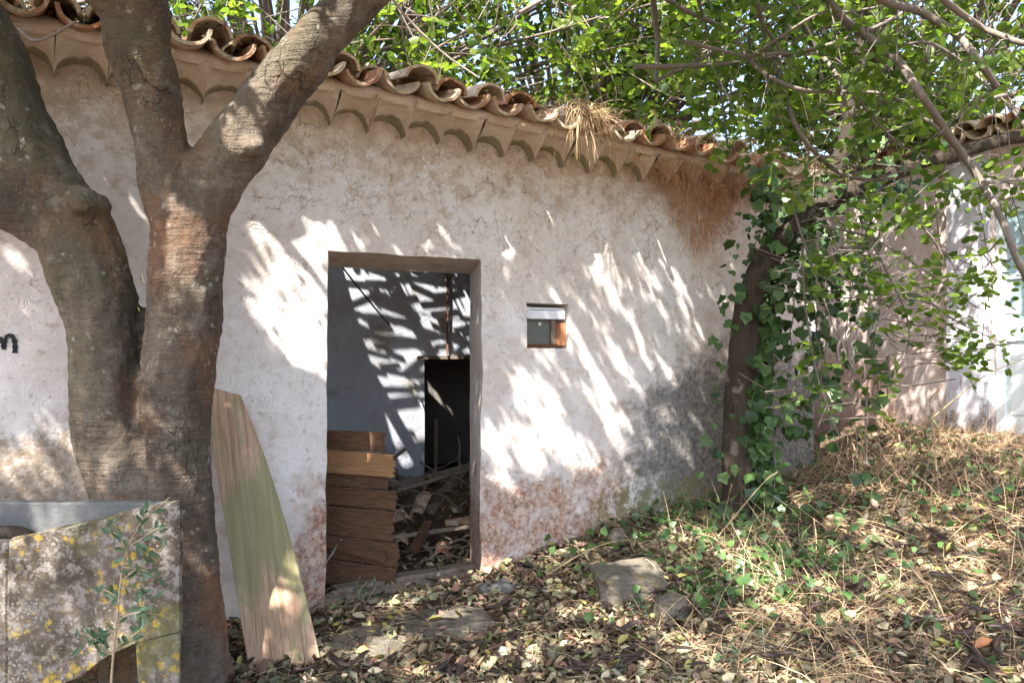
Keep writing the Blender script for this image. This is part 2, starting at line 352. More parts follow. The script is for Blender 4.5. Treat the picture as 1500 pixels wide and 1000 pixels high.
def m_stone(nm='mossy_field_stone', yl=0.8):
    g = G(nm); n = g.noise(6, 6, 0.7); n2 = g.noise(30, 5, 0.75)
    col = g.mix(n, (0.085, 0.072, 0.055), (0.22, 0.19, 0.155)); col = g.mix(g.mr(g.noise(9, 6, 0.75), 0.56, 0.64, 0, yl), col, (0.24, 0.20, 0.06)); col = g.mix(g.mr(g.noise(17, 5, 0.75), 0.52, 0.62, 0, 0.6), col, (0.055, 0.05, 0.04)); col = g.mix(g.mr(n2, 0.5, 0.7, 0, 0.5), col, (0.08, 0.08, 0.06))
    return g.done(col, 0.95, g.bump(g.math('ADD', n, n2), 0.9, 0.02), spec=0.15)
M['stone'] = m_stone(); M['slab'] = m_stone('worn_slab', 0.0)
def m_soil():
    g = G('leafy_soil'); n = g.noise(3, 6, 0.7); n2 = g.noise(24, 6, 0.75); v = g.vor(38, 'F1', g.warp(0.05, 20), 'Color')
    col = g.mix(n, (0.075, 0.052, 0.036), (0.15, 0.105, 0.07)); col = g.mix(g.math('MULTIPLY', n2, 0.7), col, (0.22, 0.155, 0.10)); col = g.mix(0.25, col, v, 'OVERLAY')
    return g.done(col, 1.0, g.bump(g.math('ADD', n2, g.vor(45)), 1.0, 0.03), spec=0.1)
M['soil'] = m_soil()
def m_leaf(name, gain=1.0, trans=0.45, rough=0.42, tgain=(1.5, 1.6, 0.6)):
    g = G(name); a = g.attr('tint'); c = g.mix(1.0, a, (gain,) * 3, 'MULTIPLY'); t = g.mix(1.0, c, tgain, 'MULTIPLY')
    return g.done(c, rough, spec=0.35, trans=trans, tcol=t)
M['leaf'] = m_leaf('carob_leaf', 1.0, 0.55)
M['ivy'] = m_leaf('ivy_leaf', 1.0, 0.25, 0.38)
M['litter'] = m_leaf('dry_fallen_leaf', 1.0, 0.12, 0.7, (1, 1, 1))
M['straw'] = m_leaf('dry_straw', 1.0, 0.15, 0.8, (1, 1, 1))
def simple(name, col, rough=0.8, n=20, var=0.7, spec=0.3, bd=0.004):
    g = G(name); k = g.noise(n, 5, 0.7); c = g.mix(k, tuple(x * var for x in col), tuple(min(1, x * (2 - var)) for x in col))
    return g.done(c, rough, g.bump(k, 0.5, bd), spec)
M['pod'] = simple('dark_carob_pod', (0.035, 0.02, 0.018), 0.42, 40, 0.5, 0.5, 0.006)
M['white_paint'] = simple('chipped_white_paint', (0.68, 0.69, 0.72), 0.6, 14, 0.85)
M['door_paint'] = simple('pale_blue_white_paint', (0.66, 0.73, 0.76), 0.55, 8, 0.92)
M['dark_shutter'] = simple('grey_green_shutter', (0.13, 0.14, 0.125), 0.6, 12, 0.7)
M['rust'] = simple('rusty_iron', (0.10, 0.045, 0.025), 0.85, 30, 0.5)
M['blue_cord'] = simple('dark_blue_cable', (0.02, 0.03, 0.06), 0.5)
M['black_paint'] = simple('black_spray_paint', (0.015, 0.015, 0.02), 0.6, 60, 0.4)
M['brick'] = simple('brick_orange', (0.50, 0.22, 0.11), 0.9, 30, 0.7)
M['metal'] = simple('dull_grey_handle', (0.32, 0.33, 0.36), 0.35, 20, 0.8, 0.6)
gg = G('window_glass_pale'); M['glass'] = gg.done((0.30, 0.42, 0.46), 0.08, spec=0.6)

# ------------------------------------------------------------------ leaf templates
OVAL = (np.array([(0, 0, 0), (0, .48, -.04), (0, .97, .02), (-.30, .20, .05), (-.38, .58, .07), (-.19, .95, .05), (.30, .20, .05), (.38, .58, .07), (.19, .95, .05)]),
        np.array([(0, 1, 4, 3), (1, 2, 5, 4), (0, 6, 7, 1), (1, 7, 8, 2)]))
HEX = (np.array([(0, 0, 0), (.33, .3, .0), (.33, .75, .04), (0, 1, 0), (-.33, .75, .04), (-.33, .3, 0)]), np.array([(0, 1, 2, 3), (0, 3, 4, 5)]))
IVY = (np.array([(0, .15, .03), (0, -.02, 0), (.42, -.05, .0), (.43, .24, .05), (.50, .46, 0), (.30, .60, .05), (0, .98, -.06), (-.30, .60, .05), (-.50, .46, 0), (-.43, .24, .05), (-.42, -.05, 0)]),
       np.array([(0, 1, 2, 3), (0, 3, 4, 5), (0, 5, 6, 7), (0, 7, 8, 9), (0, 9, 10, 1)]))
LIT = (np.array([(0, 0, .02), (0, .35, -.05), (0, .7, -.03), (0, 1.05, .10), (-.27, .25, .10), (-.30, .65, .14), (.24, .25, .06), (.30, .65, .12)]),
       np.array([(0, 1, 5, 4), (1, 2, 3, 5), (0, 6, 7, 1), (1, 7, 3, 2)]))
def rotmats(n, spread=None, up=None):
    """random orthonormal frames (columns x,y,z)"""
    z = rng.normal(size=(n, 3))
    if up is not None: z = z * spread + np.asarray(up)
    z /= np.linalg.norm(z, axis=1, keepdims=True)
    y = rng.normal(size=(n, 3)); y -= (y * z).sum(1, keepdims=True) * z; y /= np.linalg.norm(y, axis=1, keepdims=True)
    x = np.cross(y, z); return np.stack([x, y, z], axis=2)
def leaves(name, T, R, P, size, tint, mat, parent=None):
    V0, F0 = T; n = len(P); k = len(V0)
    V = np.einsum('nij,kj->nki', R, V0) * np.asarray(size).reshape(-1, 1, 1) + P[:, None, :]
    Fc = (F0[None] + (np.arange(n) * k)[:, None, None]).reshape(-1, F0.shape[1])
    return mesh_np(name, V.reshape(-1, 3), Fc, mat, parent, np.repeat(tint, k, axis=0))
def green(n, lo=(0.040, 0.072, 0.016), hi=(0.135, 0.19, 0.035)):
    t = rng.random((n, 1)) ** 1.5; c = np.array(lo) * (1 - t) + np.array(hi) * t; return c * rng.uniform(0.8, 1.2, (n, 1))
def sprigs(centres, dirs, nl=8, length=0.2, lsize=0.052):
    """compound carob leaves: pairs of leaflets on a rachis. returns pos, frames, size"""
    n = len(centres); d = dirs / np.linalg.norm(dirs, axis=1, keepdims=True)
    up = rng.normal(size=(n, 3)) * 0.5 + [0, 0, 1]; s = np.cross(d, up); s /= np.linalg.norm(s, axis=1, keepdims=True); u = np.cross(s, d)
    Pn, R, Z = [], [], []
    for i in range(nl):
        t = (i // 2 + 0.6) / (nl / 2) * length; sg = 1 if i % 2 else -1
        p = centres + d * t + u * (-0.35 * t * t / length)
        y = s * sg + d * 0.45 + rng.normal(size=(n, 3)) * 0.22; y /= np.linalg.norm(y, axis=1, keepdims=True)
        z = u + rng.normal(size=(n, 3)) * 0.38; z -= (z * y).sum(1, keepdims=True) * y; z /= np.linalg.norm(z, axis=1, keepdims=True)
        x = np.cross(y, z); Pn.append(p); R.append(np.stack([x, y, z], 2)); Z.append(lsize * rng.uniform(0.7, 1.15, n))
    return np.vstack(Pn), np.concatenate(R), np.concatenate(Z)

# ------------------------------------------------------------------ sun patches: gaps cut into the unseen crown overhead
# (cx, cy, semi-major, semi-minor, angle of the long axis in degrees, down-right positive), in photo pixels
LIT_E = [
 (425, 430, 95, 42, 62), (445, 520, 60, 26, 52), (395, 330, 40, 26, 40), (385, 450, 55, 18, 50), (455, 340, 45, 25, 60), (465, 440, 100, 20, 85),
 (322, 535, 35, 14, 55), (195, 335, 70, 22, 60), (130, 200, 80, 20, 58), (25, 370, 40, 16, 45), (50, 475, 16, 12, 30), (5, 480, 16, 14, 0),
 (555, 330, 34, 10, 50), (585, 350, 22, 7, 55), (655, 345, 38, 7, 60), (675, 370, 14, 6, 60), (625, 322, 12, 5, 60),
 (740, 365, 28, 12, 62), (738, 412, 28, 9, 85), (880, 372, 50, 20, 52), (915, 352, 34, 14, 55), (940, 385, 50, 13, 55), (975, 370, 30, 10, 55),
 (895, 430, 60, 10, 45), (955, 345, 26, 12, 40), (860, 400, 30, 8, 45), (1000, 420, 30, 7, 55), (925, 470, 18, 6, 55),
 (848, 500, 34, 9, 60), (870, 540, 40, 10, 55), (885, 490, 20, 7, 50), (800, 455, 20, 7, 55), (812, 545, 22, 10, 40),
 (790, 590, 55, 26, 50), (760, 650, 62, 34, 20), (835, 660, 56, 28, 30), (880, 590, 50, 10, 50), (900, 640, 34, 9, 50), (930, 560, 30, 7, 55),
 (735, 715, 34, 22, 70), (812, 808, 32, 16, -25), (1010, 500, 22, 6, 55), (970, 600, 26, 8, 50), (1030, 570, 14, 6, 60), (1065, 375, 22, 6, 60), (1000, 660, 28, 10, 40),
 (40, 690, 60, 26, 20), (110, 640, 40, 16, 40), (60, 620, 30, 10, 30), (140, 710, 30, 12, 20), (705, 770, 40, 9, 85),
 (1190, 600, 60, 22, 62), (1230, 660, 50, 20, 50), (1430, 400, 70, 20, 75), (1455, 540, 60, 18, 70), (1480, 420, 60, 25, 80), (1330, 380, 50, 16, 50), (1280, 330, 40, 20, 0), (1300, 640, 40, 12, 50),
 (1110, 850, 60, 32, 45), (1150, 900, 50, 12, 5), (1060, 810, 40, 14, 30), (1240, 905, 40, 12, 0), (1010, 790, 40, 10, 0), (1000, 950, 36, 14, 0), (1040, 970, 30, 12, 20),
 (870, 345, 40, 9, 50), (1020, 350, 30, 9, 55), (985, 400, 46, 9, 55), (960, 440, 40, 8, 50), (1010, 460, 26, 7, 50), (905, 520, 44, 9, 52), (945, 520, 36, 7, 55), (980, 545, 30, 7, 55), (855, 450, 40, 7, 50), (830, 510, 26, 8, 55), (905, 600, 46, 10, 50), (950, 650, 30, 8, 45), (1020, 620, 22, 7, 50), (780, 500, 18, 5, 60), (1050, 430, 24, 6, 60), (1060, 500, 20, 5, 60), (1035, 345, 18, 6, 55),
 (360, 300, 30, 10, 45), (345, 380, 24, 8, 60), (520, 345, 24, 6, 60), (610, 345, 20, 5, 60), (560, 300, 18, 5, 50), (700, 330, 16, 5, 60), (20, 420, 30, 9, 45), (60, 380, 18, 8, 50), (85, 560, 30, 8, 45), (20, 600, 30, 10, 30), (30, 650, 36, 12, 10), (120, 690, 26, 12, 20), (210, 380, 26, 7, 60),
 (1290, 790, 44, 10, 20), (1360, 770, 44, 9, 10), (1440, 800, 44, 10, 0), (1200, 810, 30, 9, 20), (1400, 740, 44, 8, 0), (1250, 720, 34, 7, 0), (1480, 900, 34, 10, 0), (1400, 920, 34, 8, 0), (1200, 870, 30, 9, 10), (1130, 760, 24, 7, 0), (1370, 670, 44, 9, 0), (1460, 650, 44, 9, 0), (1290, 680, 34, 9, 0),
 (1370, 830, 70, 14, 0), (1300, 860, 30, 12, 20), (1250, 780, 40, 12, 25), (1430, 700, 50, 12, 0), (1480, 760, 30, 14, 0), (1320, 720, 30, 9, 0), (1340, 900, 36, 10, 0), (1450, 860, 40, 12, 0), (1180, 740, 20, 8, 0),
 (880, 900, 40, 14, 10), (930, 920, 34, 9, 0), (845, 940, 34, 10, 0), (660, 905, 30, 8, 0), (560, 950, 46, 12, -20), (780, 960, 30, 10, 0), (700, 980, 30, 8, 0), (950, 850, 24, 12, 0), (620, 990, 30, 8, 0), (1100, 985, 30, 9, 0), (1250, 975, 26, 7, 0),
]
def in_lit(px, py, grow=1.0):
    r = np.zeros(len(px), bool)
    for cx, cy, a, b, an in LIT_E:
        c, s = math.cos(math.radians(an)), math.sin(math.radians(an)); dx, dy = px - cx, py - cy
        r |= ((dx * c + dy * s) / (a * grow)) ** 2 + ((-dx * s + dy * c) / (b * grow)) ** 2 < 1
    return r
LIT_3D = []   # (point, radius) that the sun must reach (limbs, sink, ...)
def shadow_hit(P):
    t = np.full(len(P), 1e9)
    ty = (0 - P[:, 1]) / S[1]; h = P + ty[:, None] * S
    okw = (ty > 0) & (h[:, 0] < 5.7) & (h[:, 0] > -2.6) & (h[:, 2] < 3.1); t = np.where(okw, ty, t)
    tx = (6.95 - P[:, 0]) / S[0]; t = np.where((tx > 0) & (tx < t), tx, t)
    tz = (0.1 - P[:, 2]) / S[2]; t = np.where((tz > 0) & (tz < t), tz, t)
    H = P + t[:, None] * S
    # refine on the ground
    g = H[:, 2] < 0.5
    for _ in range(3):
        dz = (ground_h(H[:, 0], H[:, 1]) - H[:, 2]) / S[2]; H = np.where((g & (tz <= t + 1e-6))[:, None], H + dz[:, None] * S, H)
    return H
def sun_keep(P, prob=0.97):
    H = shadow_hit(P); px, py, d = proj(H); k = ~(in_lit(px, py, 1.12) & (rng.random(len(P)) < prob))
    for q, r in LIT_3D:
        v = P - np.asarray(q); a = v @ S; perp = np.linalg.norm(v - a[:, None] * S, axis=1); k &= ~((a < 0) & (perp < r))
    # roof hole ray bundle
    ty = (2.6 - P[:, 1]) / S[1]; h = P + ty[:, None] * S
    k &= ~((rng.random(len(P)) < .6) & (ty > 0) & (h[:, 0] > 2.1) & (h[:, 0] < 3.8) & (h[:, 2] > 1.0) & (h[:, 2] < 2.6) & (P[:, 1] > -0.9))
    return k
def outside_frame(P, m=40):
    px, py, d = proj(P); return (d < 0.15) | (py < -m) | (px < -m) | (px > 1500 + m) | (py > 1000 + m)

# ================================================================== SETTING: ground
def ground():
    a = np.concatenate([-np.geomspace(300, 4.2, 22), np.arange(-4, 9.01, 0.07), np.geomspace(9.3, 300, 22)])
    b = np.concatenate([-np.geomspace(300, 7.2, 20), np.arange(-7, 6.01, 0.07), np.geomspace(6.3, 300, 22)])
    X, Y = np.meshgrid(a, b, indexing='ij'); Z = ground_h(X, Y)
    Z = Z + 0.012 * np.sin(23 * X + 3 * np.sin(9 * Y)) * np.sin(19 * Y) 
    ins = (X > -2) & (X < 5.6) & (Y > 0.05) & (Y < 5.4)
    Z = np.where(ins, -0.02 + 0.02 * np.sin(4 * X) * np.sin(5 * Y), Z)
    V = np.stack([X, Y, Z], -1).reshape(-1, 3); nx, ny = len(a), len(b)
    i, j = np.meshgrid(np.arange(nx - 1), np.arange(ny - 1), indexing='ij'); q = (i * ny + j).ravel()
    tag(mesh_np('ground', V, np.stack([q, q + ny, q + ny + 1, q + 1], 1), M['soil'], smooth=True), 'brown soil under fallen leaves', kind='structure')
ground()

# ================================================================== SHED
shed = thing('farm_outbuilding', (1.9, 0, 0), 'low ruined outbuilding with cracked whitewashed wall, open doorway and tiled eaves', 'building')
DX0, DX1, DZ = 1.385, 2.43, 2.128; NX0, NX1, NZ0, NZ1 = 2.775, 3.13, 1.54, 1.852
WT = 0.42; WX0, WX1 = -2.6, 5.72
def eave_z(x): return 2.92 - 0.034 * x
def wall_disp(x, z):
    v = Vector((x * 0.9, 0.3, z * 0.9)); d = 0.035 * mnoise.noise(v) + 0.018 * mnoise.noise(v * 3.3) + 0.009 * mnoise.noise(v * 9) + 0.004 * mnoise.noise(v * 22)
    return d
def front_wall():
    xs = np.unique(np.round(np.concatenate([np.arange(WX0, WX1, 0.045), [DX0, DX1, NX0, NX1, WX1]]), 4))
    zs = np.unique(np.round(np.concatenate([np.arange(-0.3, 3.02, 0.045), [DZ, NZ0, NZ1, 0.0, 3.04]]), 4))
    bm = bmesh.new(); g = {}
    def edge(x, z):
        x2, z2 = x, z
        if abs(x - DX0) < 1e-3 and z <= DZ + .01: x2 += 0.028 * (z / 2.1 - 0.5) + 0.010 * mnoise.noise(Vector((3, 1, z * 5)))
        if abs(x - DX1) < 1e-3 and z <= DZ + .01: x2 += 0.012 * mnoise.noise(Vector((7, 2, z * 4)))
        if abs(z - DZ) < 1e-3 and DX0 <= x <= DX1: z2 += 0.008 * mnoise.noise(Vector((x * 5, 4, 1)))
        if abs(x - NX0) < 1e-3 or abs(x - NX1) < 1e-3: x2 += 0.006 * mnoise.noise(Vector((x, 2, z * 12)))
        return x2, z2
    for i, x in enumerate(xs):
        for j, z in enumerate(zs):
            x2, z2 = edge(x, z); g[i, j] = bm.verts.new((x2, wall_disp(x, z), z2))
    def hole(x, z): return (DX0 < x < DX1 and z < DZ) or (NX0 < x < NX1 and NZ0 < z < NZ1)
    for i in range(len(xs) - 1):
        for j in range(len(zs) - 1):
            if not hole((xs[i] + xs[i+1]) / 2, (zs[j] + zs[j+1]) / 2): bm.faces.new((g[i, j], g[i+1, j], g[i+1, j+1], g[i, j+1]))
    # reveals
    jx = {v: i for i, v in enumerate(xs)}; jz = {v: i for i, v in enumerate(zs)}
    def strip(keys, fn, steps=6):
        prev = [g[k] for k in keys]
        for s in range(1, steps + 1):
            t = s / steps; cur = []
            for k, v0 in zip(keys, [g[k] for k in keys]):
                p = Vector(fn(v0.co, t)); n = mnoise.noise(p * 7) * 0.007 * (1 if s < steps else 0); cur.append(bm.verts.new(p + Vector((n, 0, n))))
            for a in range(len(keys) - 1):
                bm.faces.new((prev[a], prev[a+1], cur[a+1], cur[a]))
            prev = cur
    il, ir = jx[DX0], jx[DX1]; jt = jz[round(DZ, 4)]
    loop = [(il, j) for j in range(0, jt + 1)] + [(i, jt) for i in range(il + 1, ir + 1)] + [(ir, j) for j in range(jt - 1, -1, -1)]
    def fdoor(c, t):
        x, y, z = c; cx = (DX0 + DX1) / 2; sx = 0.13 if x > cx else -0.10
        wgt = min(1, abs(x - cx) / 0.5) ** 4
        zz = z - 0.055 * t * (1 if z > DZ - 0.05 else 0)
        return (x + sx * wgt * t, y * (1 - t) + WT * t, zz)
    strip(loop, fdoor)
    a, b, c_, d_ = jx[NX0], jx[NX1], jz[NZ0], jz[round(NZ1, 4)]
    loop = [(a, j) for j in range(c_, d_ + 1)] + [(i, d_) for i in range(a + 1, b + 1)] + [(b, j) for j in range(d_ - 1, c_ - 1, -1)] + [(i, c_) for i in range(b - 1, a - 1, -1)]
    strip(loop, lambda c, t: (c[0], c[1] * (1 - t) + 0.17 * t, c[2]), 3)
    # inner face of the wall
    ix0, ix1, iz = DX0 - 0.10, DX1 + 0.13, DZ - 0.055
    for (x0, x1, z0, z1) in ((WX0, ix0, -0.3, 3.04), (ix1, WX1 - 0.3, -0.3, 3.04), (ix0, ix1, iz, 3.04)):
        bm.faces.new([bm.verts.new(p) for p in ((x0, WT, z0), (x0, WT, z1), (x1, WT, z1), (x1, WT, z0))])
    o = mesh_bm('front_wall', bm, M['wall'], shed, smooth=True)
    for p in o.data.polygons: pass
    m = o.modifiers.new('e', 'EDGE_SPLIT'); m.split_angle = math.radians(42)
    return o
front_wall()
# niche back
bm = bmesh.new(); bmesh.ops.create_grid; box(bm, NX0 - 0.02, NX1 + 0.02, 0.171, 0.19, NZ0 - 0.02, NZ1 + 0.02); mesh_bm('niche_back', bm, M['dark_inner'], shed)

# small window in the niche
win = mesh_bm('window', (lambda b: (box(b, NX0 + 0.062, NX1 - 0.10, 0.10, 0.125, NZ0 + 0.014, NZ1 - 0.088), b)[1])(bmesh.new()), M['dark_shutter'], shed)
tag(win, 'grey green shutter leaf of the small window')
def sub(name, bm, mat, parent, **k): return mesh_bm(name, bm, mat, parent, **k)
b = bmesh.new(); box(b, NX0 + 0.012, NX0 + 0.05, 0.018, 0.045, NZ1 - 0.105, NZ1 - 0.026); bevel(b, 0.004); sub('frame_block', b, M['white_paint'], win)
b = bmesh.new(); box(b, NX0 + 0.051, NX1 - 0.012, 0.022, 0.055, NZ1 - 0.108, NZ1 - 0.045); bevel(b, 0.005); rough_up(b, 0.003, 20); sub('top_rail', b, M['white_paint'], win)
b = bmesh.new(); box(b, NX0 + 0.051, NX1 - 0.02, 0.03, 0.06, NZ1 - 0.041, NZ1 - 0.028); sub('top_slat', b, M['white_paint'], win)
b = bmesh.new(); box(b, NX0 + 0.008, NX0 + 0.058, 0.08, 0.12, NZ0 + 0.005, NZ1 - 0.11); sub('stile', b, M['old_wood'], win)
b = bmesh.new(); box(b, NX1 - 0.095, NX1 - 0.055, 0.08, 0.12, NZ0 + 0.005, NZ1 - 0.11); sub('stile', b, M['old_wood'], win)
b = bmesh.new(); box(b, NX0 + 0.01, NX1 - 0.06, 0.05, 0.098, NZ0 + 0.004, NZ0 + 0.03); rough_up(b, 0.004, 25); sub('bottom_rail', b, M['rust'], win)
b = bmesh.new(); bmesh.ops.create_uvsphere(b, u_segments=12, v_segments=8, radius=0.0135, matrix=Matrix.Translation((NX0 + 0.165, 0.088, NZ1 - 0.14))); sub('knob', b, M['white_paint'], win, smooth=True)
b = bmesh.new(); box(b, NX1 - 0.050, NX1 - 0.006, 0.03, 0.15, NZ0 + 0.02, NZ1 - 0.13); rough_up(b, 0.006, 18); sub('brick_jamb', b, M['brick'], win)

def slab(name, pts, off, mat, parent, bv=0.0):
    b = bmesh.new(); prism(b, pts, off)
    if bv: bevel(b, bv)
    return mesh_bm(name, b, mat, parent)
# interior and other walls
BY = 2.6; BX0, BX1, BZ = 3.16, 3.98, 1.43
def gridwall(name, axis, c, a0, a1, z0, z1, thick, mat, holes=(), step=0.12):
    """wall sheet with thickness; axis 'y' means plane y=c"""
    A = np.unique(np.round(np.concatenate([np.arange(a0, a1, step), [a1]] + [[h[0], h[1]] for h in holes]), 4))
    Z = np.unique(np.round(np.concatenate([np.arange(z0, z1, step), [z1]] + [[h[2], h[3]] for h in holes if h[2] > z0] + [[h[3]] for h in holes]), 4))
    bm = bmesh.new(); side = []
    for s in (0, 1):
        g = {}
        for i, a in enumerate(A):
            for j, z in enumerate(Z):
                d = 0.02 * mnoise.noise(Vector((a * 1.3 + 9, c, z * 1.3))) if s == 0 else 0
                g[i, j] = bm.verts.new((a, c + d + s * thick, z) if axis == 'y' else (c + d + s * thick, a, z))
        side.append(g)
    def hole(a, z): return any(h[0] < a < h[1] and h[2] < z < h[3] for h in holes)
    solid = lambda i, j: 0 <= i < len(A) - 1 and 0 <= j < len(Z) - 1 and not hole((A[i] + A[i+1]) / 2, (Z[j] + Z[j+1]) / 2)
    for i in range(len(A) - 1):
        for j in range(len(Z) - 1):
            if not solid(i, j): continue
            for g in side: bm.faces.new((g[i, j], g[i+1, j], g[i+1, j+1], g[i, j+1]))
            for (ni, nj, p, q) in ((i-1, j, (i, j), (i, j+1)), (i+1, j, (i+1, j), (i+1, j+1)), (i, j-1, (i, j), (i+1, j)), (i, j+1, (i, j+1), (i+1, j+1))):
                if not solid(ni, nj): bm.faces.new((side[0][p], side[0][q], side[1][q], side[1][p]))
    return mesh_bm(name, bm, mat, shed if parentref is None else parentref)
parentref = None
gridwall('back_wall', 'y', BY, WX0 + 0.35, WX1 - 0.3, -0.2, 3.62, 0.3, M['inner'], holes=[(BX0, BX1, -0.2, BZ)])
slab('side_wall', [(WX0, WT + 0.002, -0.3), (WX0 + 0.35, WT + 0.002, -0.3), (WX0 + 0.35, 2.9, -0.3), (WX0, 2.9, -0.3)], (0, 0, 3.33), M['wall'], shed)
slab('side_wall', [(WX1 - 0.3, 0.05, -0.3), (WX1, 0.01, -0.3), (WX1, 2.9, -0.3), (WX1 - 0.3, 2.9, -0.3)], (0, 0, 3.32), M['wall'], shed)
# the dark store behind
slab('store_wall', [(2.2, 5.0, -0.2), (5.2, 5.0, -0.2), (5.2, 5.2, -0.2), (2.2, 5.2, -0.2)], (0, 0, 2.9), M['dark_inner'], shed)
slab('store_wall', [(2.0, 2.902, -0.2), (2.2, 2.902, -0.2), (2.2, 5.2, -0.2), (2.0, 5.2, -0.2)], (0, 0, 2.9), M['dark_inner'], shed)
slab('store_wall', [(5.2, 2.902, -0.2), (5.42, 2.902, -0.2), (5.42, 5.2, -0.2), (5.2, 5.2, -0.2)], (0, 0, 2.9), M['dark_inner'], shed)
# lower lintel of inner opening
slab('inner_lintel', [(BX0 - 0.08, BY - 0.012, BZ - 0.002), (BX1 + 0.05, BY - 0.012, BZ - 0.002), (BX1 + 0.05, BY - 0.012, BZ + 0.035), (BX0 - 0.08, BY - 0.012, BZ + 0.03)], (0, 0.025, 0), M['old_wood'], shed)
def ring_slab(name, outer, inner, thick, mat):
    bm = bmesh.new(); t = Vector((0, 0, thick)); n = 4
    oa = [bm.verts.new(Vector(p)) for p in outer]; ia = [bm.verts.new(Vector(p)) for p in inner]; ob = [bm.verts.new(Vector(p) + t) for p in outer]; ib = [bm.verts.new(Vector(p) + t) for p in inner]
    for i in range(n):
        j = (i + 1) % n
        bm.faces.new((oa[i], oa[j], ia[j], ia[i])); bm.faces.new((ob[i], ib[i], ib[j], ob[j])); bm.faces.new((oa[i], ob[i], ob[j], oa[j])); bm.faces.new((ia[i], ia[j], ib[j], ib[i]))
    return mesh_bm(name, bm, mat, shed)
# store roof with a slot that lets one blade of sun in
def trace(p, z): s = (z - p[2]) / S[2]; return p + s * S
ZR = 2.72
q0 = trace(onY(627, 568, 5.0), ZR); q1 = trace(onY(663, 608, 5.0), ZR)
dq = (q1 - q0); nq = np.array([-dq[1], dq[0], 0]); nq /= np.linalg.norm(nq); w = 0.06
ring_slab('store_roof', [(2.0, 2.91, ZR), (5.45, 2.91, ZR), (5.45, 5.3, ZR), (2.0, 5.3, ZR)], sorted([tuple(q0 - nq * w), tuple(q1 - nq * w * .6), tuple(q1 + nq * w * .6), tuple(q0 + nq * w)], key=lambda p: math.atan2(p[1] - (q0 + q1)[1] / 2, p[0] - (q0 + q1)[0] / 2)), 0.04, M['old_wood'])
# main roof deck with the fallen-in part
def roof_z(x, y): return eave_z(x) + 0.21 + 0.19 * (y + 0.1)
def to_roof(p):
    for _ in range(1):
        t = 0.0
        for _ in range(30):
            q = p - S * t; t += (roof_z(q[0], q[1]) - q[2]) / (-S[2]) * 0.8
    return p - S * t
hq = [to_roof(onY(a_, b_, BY)) for a_, b_ in ((498, 385), (700, 378), (700, 632), (588, 692))]
HX0, HX1, HY0, HY1 = min(p[0] for p in hq), max(p[0] for p in hq), min(p[1] for p in hq), min(2.55, max(p[1] for p in hq))
def ccw(ps):
    c0 = sum(ps) / len(ps); return sorted(ps, key=lambda p: math.atan2(p[1] - c0[1], p[0] - c0[0]))
ro = [(x, y, roof_z(x, y)) for x, y in ((WX0, -0.02), (WX1, -0.02), (WX1, 2.95), (WX0, 2.95))]
ri = [(p[0], min(p[1], 2.56), roof_z(p[0], min(p[1], 2.56))) for p in ccw(hq)]
ring_slab('roof_deck', ro, ri, 0.05, M['old_wood'])
print('hole', HX0, HX1, HY0, HY1)
bmc = bmesh.new(); bmesh.ops.create_cone(bmc, cap_ends=True, segments=7, radius1=0.5, radius2=0.5, depth=1, matrix=Matrix.Rotation(math.pi / 2, 4, 'Y'))
mec = bpy.data.meshes.new('cane'); bmc.to_mesh(mec); bmc.free(); mec.materials.append(M['cane'])
y = HY0 - 0.05
while y < HY1 + 0.08:
    y += random.choice([0.029, 0.032, 0.036, 0.040]); x0 = HX0 - 0.12; lower = y < HY0 + 0.35
    while x0 < HX1 + 0.05:
        L = random.uniform(.10, .42); x1 = min(x0 + L, HX1 + 0.12)
        if random.random() > (0.42 if lower else 0.27) or x1 < HX0:
            c = Vector(((x0 + x1) / 2, y + random.gauss(0, .005), roof_z((x0 + x1) / 2, y) - 0.012)); r = random.uniform(0.026, 0.040)
            inst('cane', mec, Matrix.Translation(c) @ Matrix.Rotation(random.gauss(0, 0.10), 4, 'Z') @ Matrix.Rotation(0.034, 4, 'Y') @ Matrix.Diagonal((x1 - x0 + .01, r, r, 1)), shed)
        x0 = x1 + random.uniform(0, .012)
for x in (-1.9, -1.1, -0.3, 0.5, 1.25, 2.02, 2.86, 3.7, 4.4, 5.1):
    slab('rafter', [(x, 0.1, roof_z(x, 0.1) - 0.115), (x + 0.08, 0.1, roof_z(x, 0.1) - 0.115), (x + 0.08, 0.1, roof_z(x, 0.1) - 0.025), (x, 0.1, roof_z(x, 0.1) - 0.025)], (0, 2.6, 0.19 * 2.6), M['old_wood'], shed)
# rust-stained pipe on the inner wall
pp = onY(655, 400, 2.58); V_, F_ = tube_np([(pp[0], 2.575, 1.47), (pp[0] + .004, 2.578, 2.1), (pp[0] - 0.01, 2.574, 3.3)], [0.011, .011, .016], 8); mesh_np('rusty_pipe', V_, F_, M['rust'], shed, smooth=True)
V_, F_ = tube_np(crm([onY(497, 385, 1.7), onY(520, 415, 1.9), onY(555, 458, 2.1), onY(570, 475, 2.3)], 5), [0.008] * 16, 6)
c_ = mesh_np('hanging_cable', V_, F_, M['blue_cord']); tag(c_, 'thin dark blue cable slanting across the room seen through the doorway', 'cable')

